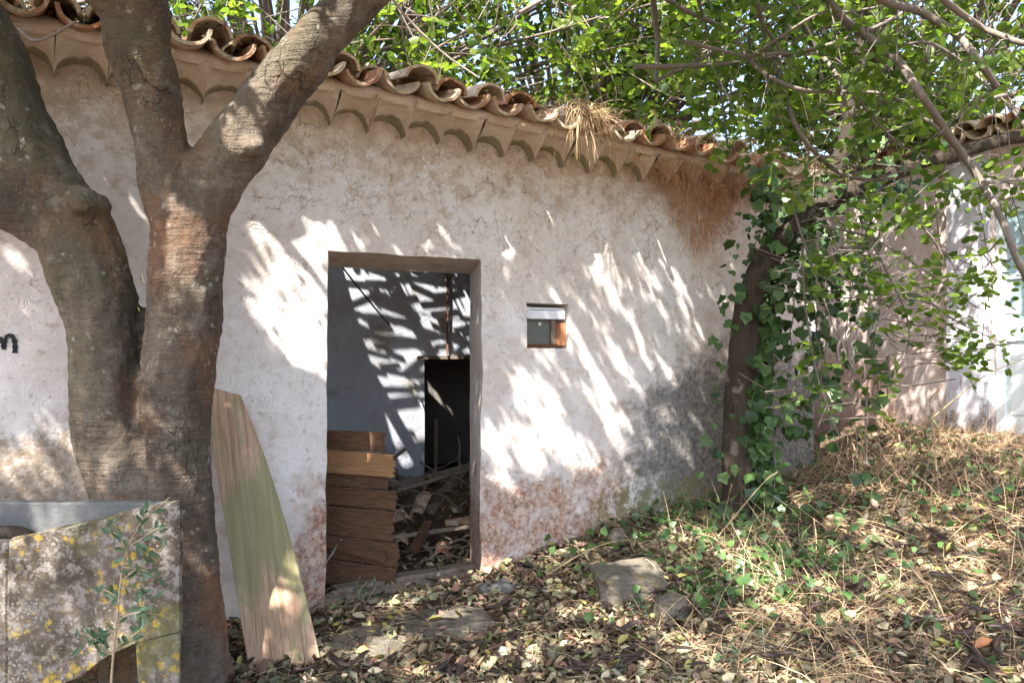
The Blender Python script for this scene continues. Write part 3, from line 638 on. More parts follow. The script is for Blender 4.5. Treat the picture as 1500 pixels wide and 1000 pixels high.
# cornice pieces and roof tiles
PITCH = 0.236
def cornice_mesh(seed):
    W = PITCH / 2 + (0.0025, -0.003, 0.0025, 0.001, -0.001)[seed]; nx = 20; prof = [(0.06, 0.0), (-0.02, 0.0), (-0.040, 0.0), (-0.062, 0.012), (-0.102, 0.05), (-0.148, 0.09), (-0.182, 0.13), (-0.208, 0.165), (-0.13, 0.19), (0.05, 0.215)]
    V, Fq = [], []
    for i in range(nx + 1):
        x = -W + 2 * W * i / nx; t = x / W; arch = 0.098 * (1 - abs(t) ** 2.0) ** 0.55 if abs(t) < 1 else 0
        for k, (yy, zz) in enumerate(prof):
            f = max(0, 1 - zz / 0.20); z = zz * (1 - 0) + arch * f if k > 1 else arch * 0.9
            z = max(z, arch * f if k > 1 else z)
            bulge = 0.050 * (1 - t * t) - 0.012 * max(0, abs(t) - 0.85) / 0.15 * (1 if 2 <= k <= 7 else 0)
            n = mnoise.noise_vector(Vector((x * 9 + seed * 5, yy * 9, zz * 9))) * 0.012
            V.append((x + (n.x if 0 < i < nx else 0), yy + bulge + n.y, z + n.z))
    m = len(prof)
    for i in range(nx):
        for k in range(m - 1): Fq.append((i*m+k, (i+1)*m+k, (i+1)*m+k+1, i*m+k+1))
    Vn = np.array(V); me = mesh_np('tmp', Vn, np.array(Fq), M['cornice'], smooth=True); d = me.data
    bm = bmesh.new(); bm.from_mesh(d)
    bmesh.ops.recalc_face_normals(bm, faces=bm.faces[:]); bm.to_mesh(d); bm.free()
    bpy.data.objects.remove(me); d.name = 'cornice_tile'; return d
CM = [cornice_mesh(i) for i in range(5)]
def tile_mesh(seed, concave, broken=False):
    """half-cone barrel tile, length along +y, wide end at y=0"""
    L, n, m, th = 0.46, 12, 8, 0.019; V = []
    for s in (0, 1):
        for j in range(m + 1):
            r = (0.112 - 0.018 * j / m) - (th if s else 0)
            for i in range(n + 1):
                a = math.pi * (i / n) * 0.96 + 0.06; yy = L * j / m
                if j == 0: yy += 0.012 * mnoise.noise(Vector((i * 0.5, seed * 3.3, 0))) + (0.05 * max(0, mnoise.noise(Vector((i * 0.35, seed * 7.3, 4)))) if broken else 0)
                x = -math.cos(a) * r; z = math.sin(a) * r * 0.88
                if concave: z = -z
                nn = mnoise.noise(Vector((x * 12 + seed, yy * 6, s))) * 0.004
                V.append((x + nn, yy, z + nn))
    k = n + 1; H = k * (m + 1); Fq = []
    for s in (0, 1):
        for j in range(m):
            for i in range(n): Fq.append((s*H+j*k+i, s*H+j*k+i+1, s*H+(j+1)*k+i+1, s*H+(j+1)*k+i))
    for i in range(n): Fq.append((i, H+i, H+i+1, i+1)); Fq.append((m*k+i, m*k+i+1, H+m*k+i+1, H+m*k+i))
    for j in range(m): Fq.append((j*k, (j+1)*k, H+(j+1)*k, H+j*k)); Fq.append((j*k+n, H+j*k+n, H+(j+1)*k+n, (j+1)*k+n))
    o = mesh_np('tmp', np.array(V), np.array(Fq), M['tile'], smooth=True); d = o.data
    bm = bmesh.new(); bm.from_mesh(d); bmesh.ops.recalc_face_normals(bm, faces=bm.faces[:]); bm.to_mesh(d); bm.free(); d.set_sharp_from_angle(angle=math.radians(50))
    bpy.data.objects.remove(o); return d
CH = [tile_mesh(i, True, i > 3) for i in range(6)]; CV = [tile_mesh(i + 9, False, i > 3) for i in range(6)]
for me in CH: me.name = 'channel_tile'
for me in CV: me.name = 'cover_tile'
slope = math.atan(0.19); x = WX0 + 0.1; i = 0
while x < WX1 + 0.02:
    ez = eave_z(x)
    inst('cornice_tile', random.choice(CM), Matrix.Translation((x, random.uniform(-.006, .006), ez + random.uniform(-0.006, 0.006))) @ Matrix.Rotation(0.034, 4, 'Y') @ Matrix.Rotation(random.gauss(0, 0.03), 4, 'Z') @ Matrix.Rotation(random.gauss(0, 0.03), 4, 'X'), shed)
    for row in range(3):
        yy = -0.335 + row * 0.36
        sag = random.uniform(-0.012, 0.01)
        if row < 2 or not (HX0 - .2 < x < HX1 + .1):
            inst('channel_tile', random.choice(CH), Matrix.Translation((x + random.gauss(0, .006), yy + random.gauss(0, 0.018), ez + 0.268 + 0.07 * row + sag)) @ Matrix.Rotation(slope + random.gauss(0, .03), 4, 'X') @ Matrix.Rotation(random.gauss(0, 0.05), 4, 'Z') @ Matrix.Rotation(random.gauss(0, .07), 4, 'Y'), shed)
        if (x > 4.2 and row == 0 and i % 3 == 0): continue
        if row < 2 or not (HX0 - .2 < x < HX1 + .1):
            inst('cover_tile', random.choice(CV), Matrix.Translation((x + PITCH / 2 + random.gauss(0, .008), yy + 0.085 + random.gauss(0, 0.03) + (0.1 if i % 5 == 2 else 0), ez + 0.262 + 0.07 * row + sag)) @ Matrix.Rotation(slope + 0.02 + random.gauss(0, .03), 4, 'X') @ Matrix.Rotation(random.gauss(0, 0.05), 4, 'Z') @ Matrix.Rotation(random.gauss(0, .06), 4, 'Y'), shed)
    x += PITCH; i += 1
# mortar bed between cornice and tiles
bm = bmesh.new(); xs = np.arange(WX0, WX1 + .01, 0.05); rows = []
for xx in xs:
    ez = eave_z(xx); r = []
    for yy, zz in ((-0.17, 0.15), (-0.20, 0.17), (-0.195, 0.205), (-0.15, 0.235), (0.0, 0.30)):
        n = mnoise.noise(Vector((xx * 7, yy * 9, zz * 9))) * 0.016; r.append(bm.verts.new((xx, yy + n, ez + zz + n)))
    rows.append(r)
for a, b in zip(rows, rows[1:]):
    for k in range(4): bm.faces.new((a[k], b[k], b[k+1], a[k+1]))
mesh_bm('mortar_bed', bm, M['cornice'], shed, smooth=True)
slab('wall_top', [(WX0, 0.03, 3.0), (WX1, 0.03, 2.9), (WX1, WT - .01, 2.9), (WX0, WT - .01, 3.0)], (0, 0, 0.1), M['wall'], shed)

# broken plank door inside the opening
A0 = np.array([1.27, 0.80]); A1 = np.array([1.862, 0.16]); ddir = (A1 - A0) / np.linalg.norm(A1 - A0); dn = np.array([-ddir[1], ddir[0]]); 
if dn[1] > 0: dn = -dn
DL = np.linalg.norm(A1 - A0)
def dplank(parent, name, s0, s1, z0, z1, z0r, z1r, off, th, mat, seed):
    bm = bmesh.new(); n = 8; pts = []
    s1 = s1 + random.uniform(-.02, .012)
    top = [(s0 + (s1 - s0) * k / n, z1 + (z1r - z1) * k / n + 0.010 * mnoise.noise(Vector((k * .8, seed, 0)))) for k in range(n + 1)]
    bot = [(s0 + (s1 - s0) * k / n, z0 + (z0r - z0) * k / n + 0.006 * mnoise.noise(Vector((k * .8, seed, 5)))) for k in range(n + 1)]
    for k in range(1, 4): top, bot
    endr = [(s1 + random.uniform(-.014, .012), z1r + (z0r - z1r) * k / 12) for k in range(1, 12)]
    poly = top + endr + bot[::-1]
    for s, z in poly:
        p = A0 + ddir * s + dn * off; pts.append((p[0], p[1], z))
    prism(bm, pts, (dn[0] * th, dn[1] * th, 0)); return mesh_bm(name, bm, mat, parent)
door = dplank(shed, 'door', 0.0, DL - 0.05, 0.855, 1.0, 0.875, 1.0, 0.0, 0.025, M['door_wood'], 1); tag(door, 'lower half of a broken plank door')
zz = [0.862, 0.64, 0.52, 0.33, 0.18, 0.02]; tl = [0.0, -0.01, -0.02, -0.03, -0.045, -0.05]
for k in range(5):
    dplank(door, 'plank', 0.0, DL - 0.01 + 0.025 * (k % 2) + 0.012 * k, zz[k+1] + 0.006, zz[k], zz[k+1] + 0.006 + tl[k+1], zz[k] + tl[k] - 0.004, 0.004 + 0.005 * (k % 3), 0.024, M['door_wood'], 2 + k)
dplank(door, 'batten', -0.05, DL + 0.06, 0.735, 0.89, 0.722, 0.862, 0.034, 0.03, M['batten'], 11)
dplank(door, 'batten', 0.25, DL + 0.00, 0.26, 0.33, 0.17, 0.235, 0.036, 0.022, M['door_wood'], 12)

# ================================================================== WING at right
wing = thing('farmhouse_wing', (7.4, 0, 0.3), 'pale pink farmhouse wing behind the ivy with a white glazed door at the right edge', 'building')
parentref = wing
WXX = 7.0; DY0, DY1, DZ0, DZ1 = -1.72, -0.80, 0.80, 2.82
gridwall('wall', 'x', WXX, -5.5, 3.4, -0.2, 3.3, 0.35, M['wing_wall'], holes=[(DY0, DY1, DZ0, DZ1)])
gridwall('pilaster', 'x', WXX - 0.035, DY1 + 0.004, -0.42, -0.2, 3.28, 0.03, M['lilac'])
wd = slab('door', [(WXX + 0.10, DY0, DZ0), (WXX + 0.10, DY1, DZ0), (WXX + 0.10, DY1, DZ1), (WXX + 0.10, DY0, DZ1)], (0.04, 0, 0), M['door_paint'], wing)
def wbox(name, y0, y1, z0, z1, x0, x1, mat): b = bmesh.new(); box(b, x0, x1, y0, y1, z0, z1); bevel(b, 0.004); return mesh_bm(name, b, mat, wd)
ym = (DY0 + DY1) / 2
for y0, y1 in ((DY0 + .002, ym - 0.004), (ym + 0.004, DY1 - 0.002)):
    wbox('stile', y0, y0 + 0.08, DZ0 + .01, DZ1 - .01, WXX + 0.065, WXX + 0.098, M['door_paint']); wbox('stile', y1 - 0.08, y1, DZ0 + .01, DZ1 - .01, WXX + 0.065, WXX + 0.098, M['door_paint'])
    for za, zb in ((DZ0 + .012, DZ0 + 0.14), (1.60, 1.72), (2.13, 2.17), (DZ1 - 0.12, DZ1 - .012)): wbox('rail', y0 + 0.082, y1 - 0.082, za, zb, WXX + 0.068, WXX + 0.096, M['door_paint'])
    for za, zb in ((1.722, 2.128), (2.172, DZ1 - 0.122)): wbox('pane', y0 + 0.083, y1 - 0.083, za, zb, WXX + 0.085, WXX + 0.09, M['glass'])
    wbox('panel', y0 + 0.11, y1 - 0.11, DZ0 + 0.17, 1.57, WXX + 0.082, WXX + 0.097, M['door_paint'])
bm = bmesh.new(); box(bm, WXX + 0.015, WXX + 0.035, ym + 0.03, ym + 0.14, 1.64, 1.66); box(bm, WXX + 0.036, WXX + 0.064, ym + 0.035, ym + 0.055, 1.642, 1.658); bevel(bm, 0.003); mesh_bm('handle', bm, M['metal'], wd)
y = -5.4; i = 0
bm = bmesh.new(); prism(bm, [(WXX - 0.12, -5.5, 3.302), (WXX + 3, -5.5, 4.0), (WXX + 3, 3.4, 4.0), (WXX - 0.12, 3.4, 3.302)], (0, 0, 0.05)); mesh_bm('roof_deck', bm, M['old_wood'], wing)
while y < 3.4:
    for row in range(3):
        for (me, dy, dz) in ((random.choice(CH), 0, 0.115), (random.choice(CV), 0.115, 0.10)):
            inst('roof_tile', me, Matrix.Translation((WXX - 0.22 + row * 0.4, y + dy + random.gauss(0, .006), 3.30 + dz + row * 0.1)) @ Matrix.Rotation(-math.pi / 2, 4, 'Z') @ Matrix.Rotation(0.23 + random.gauss(0, .02), 4, 'X') @ Matrix.Rotation(random.gauss(0, .03), 4, 'Z'), wing)
    y += 0.23
parentref = None

# graffiti mark
bm = bmesh.new(); path = [(-8, 500), (0, 495), (5, 503), (6, 512)], [(5, 503), (12, 491), (20, 495), (22, 506), (22, 517)]
for pth in path:
    pts = [onY(px, py, 0) for px, py in pth]; pr = None
    for k, p in enumerate(crm(pts, 4)):
        yv = wall_disp(p[0], p[2]) - 0.006; wdt = 0.011 + 0.003 * math.sin(k * 2.1)
        t = pts[min(len(pts) - 1, k // 4 + 1)] - pts[max(0, min(len(pts) - 2, k // 4))]; t = t / (np.linalg.norm(t) + 1e-6); nv = np.array([-t[2], 0, t[0]])
        a = bm.verts.new((p[0] - nv[0] * wdt, yv, p[2] - nv[2] * wdt)); b = bm.verts.new((p[0] + nv[0] * wdt, yv, p[2] + nv[2] * wdt))
        if pr: bm.faces.new((pr[0], pr[1], b, a))
        pr = (a, b)
mesh_bm('painted_letter', bm, M['black_paint'], shed)

# ================================================================== FRONT TREE
tree = thing('carob_tree', pt(235, 1010, 3.6), 'large old carob tree with fused double trunk in front of the whitewashed wall', 'tree')
def remesh_limbs(name, chains, voxel, mat, parent, amp=0.012, smooth_it=5, freq=4.0):
    V, Fq, n = [], [], 0; bm = bmesh.new()
    for ch in chains:
        P = crm(ch, 6); prev = None
        VV, FF = tube_np(P[:, :3], P[:, 3], 12)
        vs = [bm.verts.new(v) for v in VV]
        for f in FF:
            try: bm.faces.new([vs[q] for q in f])
            except ValueError: pass
        for e in (P[0], P[-1]):
            bmesh.ops.create_icosphere(bm, subdivisions=2, radius=e[3], matrix=Matrix.Translation(e[:3]))
    bmesh.ops.recalc_face_normals(bm, faces=bm.faces[:])
    me = bpy.data.meshes.new('tmp'); bm.to_mesh(me); bm.free(); o = bpy.data.objects.new('tmp', me); link(o)
    m = o.modifiers.new('r', 'REMESH'); m.mode = 'VOXEL'; m.voxel_size = voxel; m.use_smooth_shade = True
    s = o.modifiers.new('s', 'SMOOTH'); s.iterations = smooth_it; s.factor = 0.6
    dg = bpy.context.evaluated_depsgraph_get(); me2 = bpy.data.meshes.new_from_object(o.evaluated_get(dg)); bpy.data.objects.remove(o)
    n = len(me2.vertices); co = np.empty(n * 3, np.float32); me2.vertices.foreach_get('co', co); co = co.reshape(-1, 3); nr = np.empty(n * 3, np.float32); me2.vertices.foreach_get('normal', nr); nr = nr.reshape(-1, 3)
    for i in range(n):
        v = Vector(co[i]); d = amp * mnoise.noise(Vector((v.x * freq, v.y * freq, v.z * freq * 0.55))) + amp * 0.45 * mnoise.noise(Vector((v.x * freq * 3, v.y * freq * 3, v.z * freq * 1.3))) + amp * 0.22 * mnoise.noise(v * freq * 7)
        co[i] += nr[i] * d
    me2.vertices.foreach_set('co', co.ravel()); me2.polygons.foreach_set('use_smooth', np.ones(len(me2.polygons), bool)); me2.materials.clear(); me2.materials.append(mat); me2.update()
    me2.name = name; r = bpy.data.objects.new(name, me2); link(r); put(r, parent); return r
def ch(*q): return [tuple(pt(a, b_, d)) + (r * d / F,) for a, b_, d, r in q]
TD = 3.62
def bk(px, py, rad, Y=-0.93):
    P = onY(px, py, 0.0) + S * (Y / S[1]); return (P[0], P[1], P[2], rad)
chains = [
 ch((240, 1060, TD, 92), (228, 940, TD, 76), (212, 820, TD, 60), (190, 720, TD, 52), (160, 610, TD, 49), (150, 500, TD, 50), (138, 425, TD, 55)),
 ch((262, 1060, TD, 90), (264, 940, TD, 66), (262, 820, TD, 53), (258, 700, TD, 49), (257, 600, TD, 50), (265, 480, TD, 54), (276, 390, TD, 55), (284, 320, TD, 54)),
 ch((146, 450, TD, 54), (110, 345, TD, 56), (55, 255, TD - .05, 52), (8, 150, TD - .1, 46), (-32, 40, TD - .15, 43), (-125, -90, TD - .2, 42), (-260, -250, TD - .4, 34), (-380, -480, TD - .6, 24)),
 ch((120, 355, TD, 50), (45, 318, TD - .08, 40), (-50, 270, TD - .2, 34), (-200, 160, TD - .4, 28), (-350, -40, TD - .6, 22)),
 ch((130, 330, TD, 36), (140, 302, TD - .01, 22)),
 ch((278, 340, TD, 48), (246, 250, TD - .02, 41), (225, 160, TD - .08, 41), (200, 70, TD - .17, 43), (183, -10, TD - .25, 48)) + [bk(425, 610, .155), bk(330, 500, .145), bk(220, 390, .13), bk(60, 250, .10), bk(-120, 120, .06)],
 ch((285, 345, TD, 48), (312, 262, TD, 46), (352, 205, TD, 44), (405, 135, TD, 39), (470, 55, TD - .03, 36), (545, -15, TD - .06, 33), (650, -110, TD - .15, 30), (780, -250, TD - .3, 26), (900, -420, TD - .5, 18)),
 ch((205, 700, TD + .08, 30), (205, 560, TD + .10, 28), (207, 470, TD + .12, 20)),
 ch((262, 880, TD, 52), (290, 985, TD + .02, 50), (320, 1050, TD + .02, 42)),
 ch((372, 215, TD - .09, 20), (376, 213, TD - .125, 10)), ch((118, 300, TD - .08, 30), (120, 298, TD - .15, 14)), ch((232, 128, TD - .15, 18), (234, 126, TD - .185, 9)),
 ch((378, 205, TD + .02, 14), (393, 213, TD + .02, 8)), ch((300, 232, TD - .02, 10), (296, 215, TD - .02, 7)),
]
remesh_limbs('trunk', chains, 0.014, M['bark'], tree, amp=0.030, smooth_it=4)
for q, r in ((pt(410, 110, TD - .12), 0.16), (pt(445, 60, TD - .12), 0.12), (pt(355, 190, TD - .15), 0.10), (pt(275, 360, TD - .18), 0.13), (pt(250, 300, TD - .15), 0.05), (pt(230, 740, 3.0), 0.12), (pt(40, 735, 3.1), 0.06), (pt(410, 885, 4.0), 0.06), (pt(420, 870, 4.0), 0.05), (pt(600, 890, 4.7), .05), (pt(170, 610, TD - .2), .04), (pt(115, 560, TD - .2), .03), (pt(380, 110, 4.2), 0.08), (pt(-10, 880, 2.7), 0.06), (pt(740, 170, 4.8), .06), (pt(80, 40, 3.9), .05),
             (onY(570, 655, 0.15), 0.03), (onY(525, 625, .25), 0.02), (onY(580, 670, .12), 0.03), (pt(255, 745, 3.1), .05)):
    LIT_3D.append((q, r))

for t_ in np.linspace(0, 1, 7): LIT_3D.append((onY(627 + 36 * t_, 568 + 40 * t_, 5.0), 0.28))
# small dead twig at top left and twigs on the trunk
V_, F_ = tube_np(crm([pt(25, 40, 3.3), pt(55, 60, 3.28), pt(112, 32, 3.22)], 5), [0.009] * 5 + [.006] * 6, 6); mesh_np('dead_twig', V_, F_, M['twig'], tree, smooth=True)

# crown out of view over the camera: sprigs placed and culled to shape dapples
def crown_front():
    tg = []
    n_w, n_g, n_x = 5000, 7000, 2000
    w = np.stack([rng.uniform(-0.6, 5.9, n_w), np.zeros(n_w), rng.uniform(0.0, 3.5, n_w)], 1)
    gx = rng.uniform(-0.6, 7.0, n_g); gy = rng.uniform(-3.9, 0, n_g); gr = np.stack([gx, gy, np.zeros(n_g)], 1)
    wx = np.stack([np.full(n_x, 6.95), rng.uniform(-2.0, 1.6, n_x), rng.uniform(0.4, 3.6, n_x)], 1)
    T = np.vstack([w, gr, wx]); z = rng.uniform(3.85, 6.3, len(T)); s = (z - T[:, 2]) / -S[2]; Pc = T - S * s[:, None]
    ok = outside_frame(Pc, 160); Pc = Pc[ok]
    P, R, Z = sprigs(Pc, rng.normal(size=(len(Pc), 3)) + [0, 0, -0.3], 8, 0.22, 0.062)
    k = sun_keep(P) & outside_frame(P, 60); P, R, Z = P[k], R[k], Z[k]
    o = leaves('crown', HEX, R, P, Z, green(len(P)), M['leaf'], tree); o['kind'] = 'stuff'
    print('front crown', len(P))
crown_front()
acc = Acc()
ends = [pt(-300, -330, TD - .5), pt(-160, -400, TD - .3), pt(840, -330, TD - .4), pt(-300, 20, TD - .55)]
for e in ends:
    for k in range(7):
        d = rng.normal(size=3); d[2] = abs(d[2]) * 0.6 + 0.15; d /= np.linalg.norm(d); L = rng.uniform(0.9, 2.2)
        pts = crm([e, e + d * L * .4 + rng.normal(size=3) * .12, e + d * L * .75 + rng.normal(size=3) * .2, e + d * L + rng.normal(size=3) * .2], 5)
        if outside_frame(pts, 10).all(): acc.add(*tube_np(pts, np.linspace(0.035, 0.006, len(pts)), 6))
o = acc.build('branches', M['twig'], tree); o['kind'] = 'stuff'

# ================================================================== CONCRETE SINK
sink = thing('concrete_sink', pt(140, 1190, 2.9), 'old concrete laundry sink blotched with yellow lichen, in front of the big trunk', 'sink')
NDp, FDp = 2.72, 3.22
def P2(px, py, d): return tuple(pt(px, py, d))
off = Vector(AX) * 0.055; vr = pt(255, 508, 1) - CAM; offr = Vector(vr / np.linalg.norm(vr)) * 0.055; bm = bmesh.new()
prism(bm, [P2(267, 733, NDp), P2(222, 744, NDp), P2(150, 762, NDp), P2(80, 777, NDp), P2(12, 792, NDp), P2(8, 1040, NDp), P2(70, 1010, NDp), P2(118, 990, NDp), P2(150, 966, NDp), P2(196, 937, NDp), P2(266, 925, NDp)], offr)
bevel(bm, 0.008, 2); bmesh.ops.subdivide_edges(bm, edges=[e for e in bm.edges if e.calc_length() > .1], cuts=4, use_grid_fill=True); bmesh.ops.triangulate(bm, faces=bm.faces[:]); rough_up(bm, 0.005, 9); mesh_bm('side_panel', bm, M['concrete'], sink)
bm = bmesh.new(); zt = pt(0, 730, FDp)[2]; 
prism(bm, [P2(262, 733, FDp), P2(-280, 730, FDp), P2(-280, 1000, FDp), P2(240, 930, FDp)], -off); bevel(bm, 0.006); mesh_bm('far_panel', bm, M['basin'], sink)
bm = bmesh.new(); prism(bm, [P2(260, 737, NDp + .057), P2(258, 735, FDp - .057), P2(258, 925, FDp - .057), P2(260, 915, NDp + .057)], -Vector(RT) * 0.05); mesh_bm('end_panel', bm, M['basin'], sink)
bm = bmesh.new(); pA = pt(10, 794, NDp + .002); pB = pt(-330, 800, NDp + 0.10); pC = pB.copy(); pC[2] = 0.35; pD = pA.copy(); pD[2] = 0.28; prism(bm, [tuple(pA), tuple(pB), tuple(pC), tuple(pD)], off); bevel(bm, 0.006); mesh_bm('front_panel', bm, M['concrete'], sink)
bm = bmesh.new(); zf = 0.60; q = [pt(264, 700, NDp + .05), pt(264, 700, FDp - .05), pt(-280, 700, FDp - .05), pt(-280, 700, NDp + .2), pt(0, 700, NDp + .05)]; prism(bm, [(a[0], a[1], zf + .12 * (i < 2)) for i, a in enumerate(q)], (0, 0, -0.05)); mesh_bm('basin_floor', bm, M['basin'], sink)
for (d, dd) in ((NDp + 0.004, 0.05), (FDp - 0.06, 0.05)):
    bm = bmesh.new(); f = NDp / d; zg = -0.16
    ql = [pt(198, 936, d), pt(264, 926, d), pt(262, 1100, d), pt(214, 1100, d)]; ql[2][2] = zg; ql[3][2] = zg; prism(bm, [tuple(a) for a in ql], offr.normalized() * dd); bevel(bm, 0.006); rough_up(bm, .004, 9); mesh_bm('leg', bm, M['concrete'], sink)
    bm = bmesh.new(); ql = [pt(-200, 936, d + .06), pt(-120, 926, d + .06), pt(-130, 1100, d + .06), pt(-180, 1100, d + .06)]; ql[2][2] = zg; ql[3][2] = zg; prism(bm, [tuple(a) for a in ql], Vector(AX) * dd); mesh_bm('leg', bm, M['concrete'], sink)
# junk wood lying in the sink
def log(name, a, b_, r0, r1, mat, label=None, cat=None, group=None, parent=None, seg=8, wob=0.01):
    pts = np.array([np.array(a) * (1 - t) + np.array(b_) * t + rng.normal(size=3) * wob for t in np.linspace(0, 1, 6)]); V, Fq = tube_np(crm(pts, 3), np.linspace(r0, r1, 16), seg)
    o = mesh_np(name, V, Fq, mat, parent, smooth=True)
    if label: tag(o, label, cat, group)
    return o
log('weathered_stump', pt(-90, 778, 2.95), pt(48, 784, 2.98), 0.055, 0.03, M['bark_dark'], 'splintered grey piece of wood lying in the concrete sink', 'wood', wob=.008)

# ================================================================== LEANING BOARD
A = pt(365, 992, 3.80); B = pt(472, 975, 3.86); Tl = onY(297, 562, -0.03); Tr = onY(352, 578, -0.03)
A[2] = max(A[2], ground_h(A[0], A[1]) - 0.01)
bm = bmesh.new(); out = []
right = [B + (Tr - B) * t for t in np.linspace(0, 1, 9)]; bulge = [0, .012, .022, .03, .034, .034, .03, .018, 0]
wdir = (B - A) / np.linalg.norm(B - A)
right = [r + wdir * bb for r, bb in zip(right, bulge)]
outline = [A] + right + [Tr + (Tl - Tr) * .5 + np.array([0, 0, -.005]), Tl] + [Tl + (A - Tl) * t for t in (.25, .5, .75)]
nb = np.cross(B - A, Tl - A); nb /= np.linalg.norm(nb)
if nb @ (CAM - A) < 0: nb = -nb
prism(bm, [tuple(p) for p in outline], tuple(-nb * 0.026)); bevel(bm, 0.003); bo = mesh_bm('leaning_board', bm, M['board']); tag(bo, 'wide mossy wooden board leaning on the wall between the big trunk and the doorway', 'board')
bm = bmesh.new(); e0 = [B + (Tr - B) * t + wdir * bb for t, bb in zip(np.linspace(0.02, .98, 9), bulge)]
for i in range(8):
    pass
bm.free()

# ================================================================== STONES, STEP, THRESHOLD
def stone(name, c, size, seed, label, flat=1.0, rotz=0, mat=None, sub=5, amp=0.36):
    bm = bmesh.new(); bmesh.ops.create_icosphere(bm, subdivisions=sub, radius=1)
    for v in bm.verts:
        n = v.co.normalized(); k = 1 + amp * mnoise.noise(n * 1.3 + Vector((seed, 0, 0))) + amp * .4 * mnoise.noise(n * 3.5 + Vector((seed, 3, 0))) + amp * .20 * mnoise.noise(n * 8) + amp * .12 * mnoise.noise(n * 19)
        p = n * k; p = Vector([math.copysign(abs(a) ** 0.55, a) for a in p]); v.co = Vector((p.x * size[0], p.y * size[1], p.z * size[2] * flat))
    o = mesh_bm(name, bm, mat or M['stone'], smooth=True); o.location = tuple(c); o.rotation_euler = (0.1, -0.05, rotz); tag(o, label, 'stone'); return o
c = onG(930, 868); stone('mossy_stone', c + [0, 0.05, 0.035], (0.22, 0.17, 0.12), 3, 'largest mossy stone at the foot of the mound, right of the doorway', 1, -0.5)
c = onG(985, 900); stone('mossy_stone', c + [0, 0, 0.03], (0.10, 0.09, 0.07), 5, 'small rounded grey stone just right of the largest mossy stone', 1, 0.3)
c = onG(905, 800); stone('mossy_stone', c + [0, 0, 0.04], (0.10, 0.06, 0.07), 8, 'small stone poking out behind the largest mossy stone at the wall foot', 1, 0.8)
c = onG(728, 862); stone('cement_lump', c + [0, 0, 0.0], (0.13, 0.10, 0.035), 11, 'flat pale cement lump at the foot of the right door jamb', 1, 0.2, M['basin'])
c = onG(632, 915); stone('stone_step', c + [0, 0, -0.035], (0.36, 0.17, 0.065), 14, 'flat grey stone slab in front of the doorway', 1, -0.12, M['slab'], 5, 0.16)
c = onG(530, 945); stone('stone_step', c + [0, 0, -0.03], (0.24, 0.19, 0.055), 17, 'lower worn stone slab beside the leaning board', 1, 0.5, M['slab'], 5, 0.16)
def plank_obj(a, b_, w, th, mat, label, tilt=0, name='plank', group=None, cat='plank'):
    a, b_ = Vector(a), Vector(b_); d = b_ - a; L = d.length; bm = bmesh.new(); box(bm, 0, L, -w / 2, w / 2, 0, th)
    bmesh.ops.subdivide_edges(bm, edges=[e for e in bm.edges if e.calc_length() > L * .9], cuts=5)
    rough_up(bm, min(th, w) * 0.22, 5, random.random() * 9); q = d.to_track_quat('X', 'Z'); o = mesh_bm(name, bm, mat); o.matrix_basis = Matrix.Translation(a) @ q.to_matrix().to_4x4() @ Matrix.Rotation(tilt, 4, 'X'); tag(o, label, cat, group); return o
a = onY(478, 862, 0.02); b2 = onY(700, 858, 0.10); a[2] = 0.005; b2[2] = 0.03
plank_obj((1.32, 0.06, 0.0), (2.42, 0.05, 0.012), 0.09, 0.035, M['old_wood'], 'grey wooden threshold board along the front of the doorway', 0.05)
plank_obj((1.50, 0.22, 0.0), (2.50, 0.26, 0.01), 0.13, 0.04, M['old_wood'], 'second threshold board just inside the doorway', -0.04)
# ---- rubble inside the room
DEB = [  # a, b, width, thick, material, label
 ((2.05, 1.65, 0.25), (3.55, 1.95, 0.42), .10, .07, 'old_wood', 'thick fallen rafter lying level across the rubble heap'),
 ((2.25, 2.05, 0.50), (2.95, 1.25, 0.12), .08, .03, 'old_wood', 'fallen board slanting down to the right inside the doorway'),
 ((3.3, 1.95, 0.42), (2.6, 1.25, 0.20), .11, .03, 'old_wood', 'wide fallen board slanting down to the left inside the doorway'),
 ((1.95, 1.5, 0.30), (2.75, 2.1, 0.60), .03, .03, 'old_wood', 'pale roof lath sticking up from the rubble'),
 ((2.0, 1.2, 0.34), (3.4, 1.6, 0.5), .03, .028, 'old_wood', 'long thin pole lying over the rubble'),
 ((2.12, 0.95, 0.10), (3.1, 0.75, 0.16), .05, .03, 'old_wood', 'grey stick of timber at the front of the rubble'),
 ((2.25, 0.72, 0.04), (2.5, 1.0, 0.16), .07, .04, 'door_wood', 'orange chunk of wood on the room floor'),
 ((2.9, 2.3, 0.1), (3.5, 2.1, .45), .05, .03, 'old_wood', 'dark board standing against the inner doorway'),
 ((3.62, 3.35, 0.0), (3.66, 3.4, .75), .04, .04, 'old_wood', 'upright post in the shadow of the inner doorway'),
 ((2.0, 2.4, 0.1), (2.6, 2.2, 0.5), .14, .03, 'old_wood', 'broad board at the foot of the back wall'),
 ((1.42, .52, 0.0), (1.62, .46, 0.30), .16, .015, 'old_wood', 'small square panel behind the broken door'),
]
for a, b_, w_, t_, m_, l_ in DEB: plank_obj(a, b_, w_, t_, M[m_], l_, random.gauss(0, .4), 'fallen_timber', None, 'timber')
bm = bmesh.new(); bmesh.ops.create_icosphere(bm, subdivisions=4, radius=1)
for v in bm.verts:
    n = v.co.copy(); v.co = Vector((n.x * 0.95, n.y * 0.62, max(-.02, n.z) * 0.36)) + n * 0.12 * mnoise.noise(n * 3) + n * 0.04 * mnoise.noise(n * 9)
o = mesh_bm('rubble_heap', bm, M['soil'], smooth=True); o.location = (2.95, 1.75, -0.04); tag(o, 'heap of earth and rubble on the floor inside the doorway', 'rubble', kind='stuff')
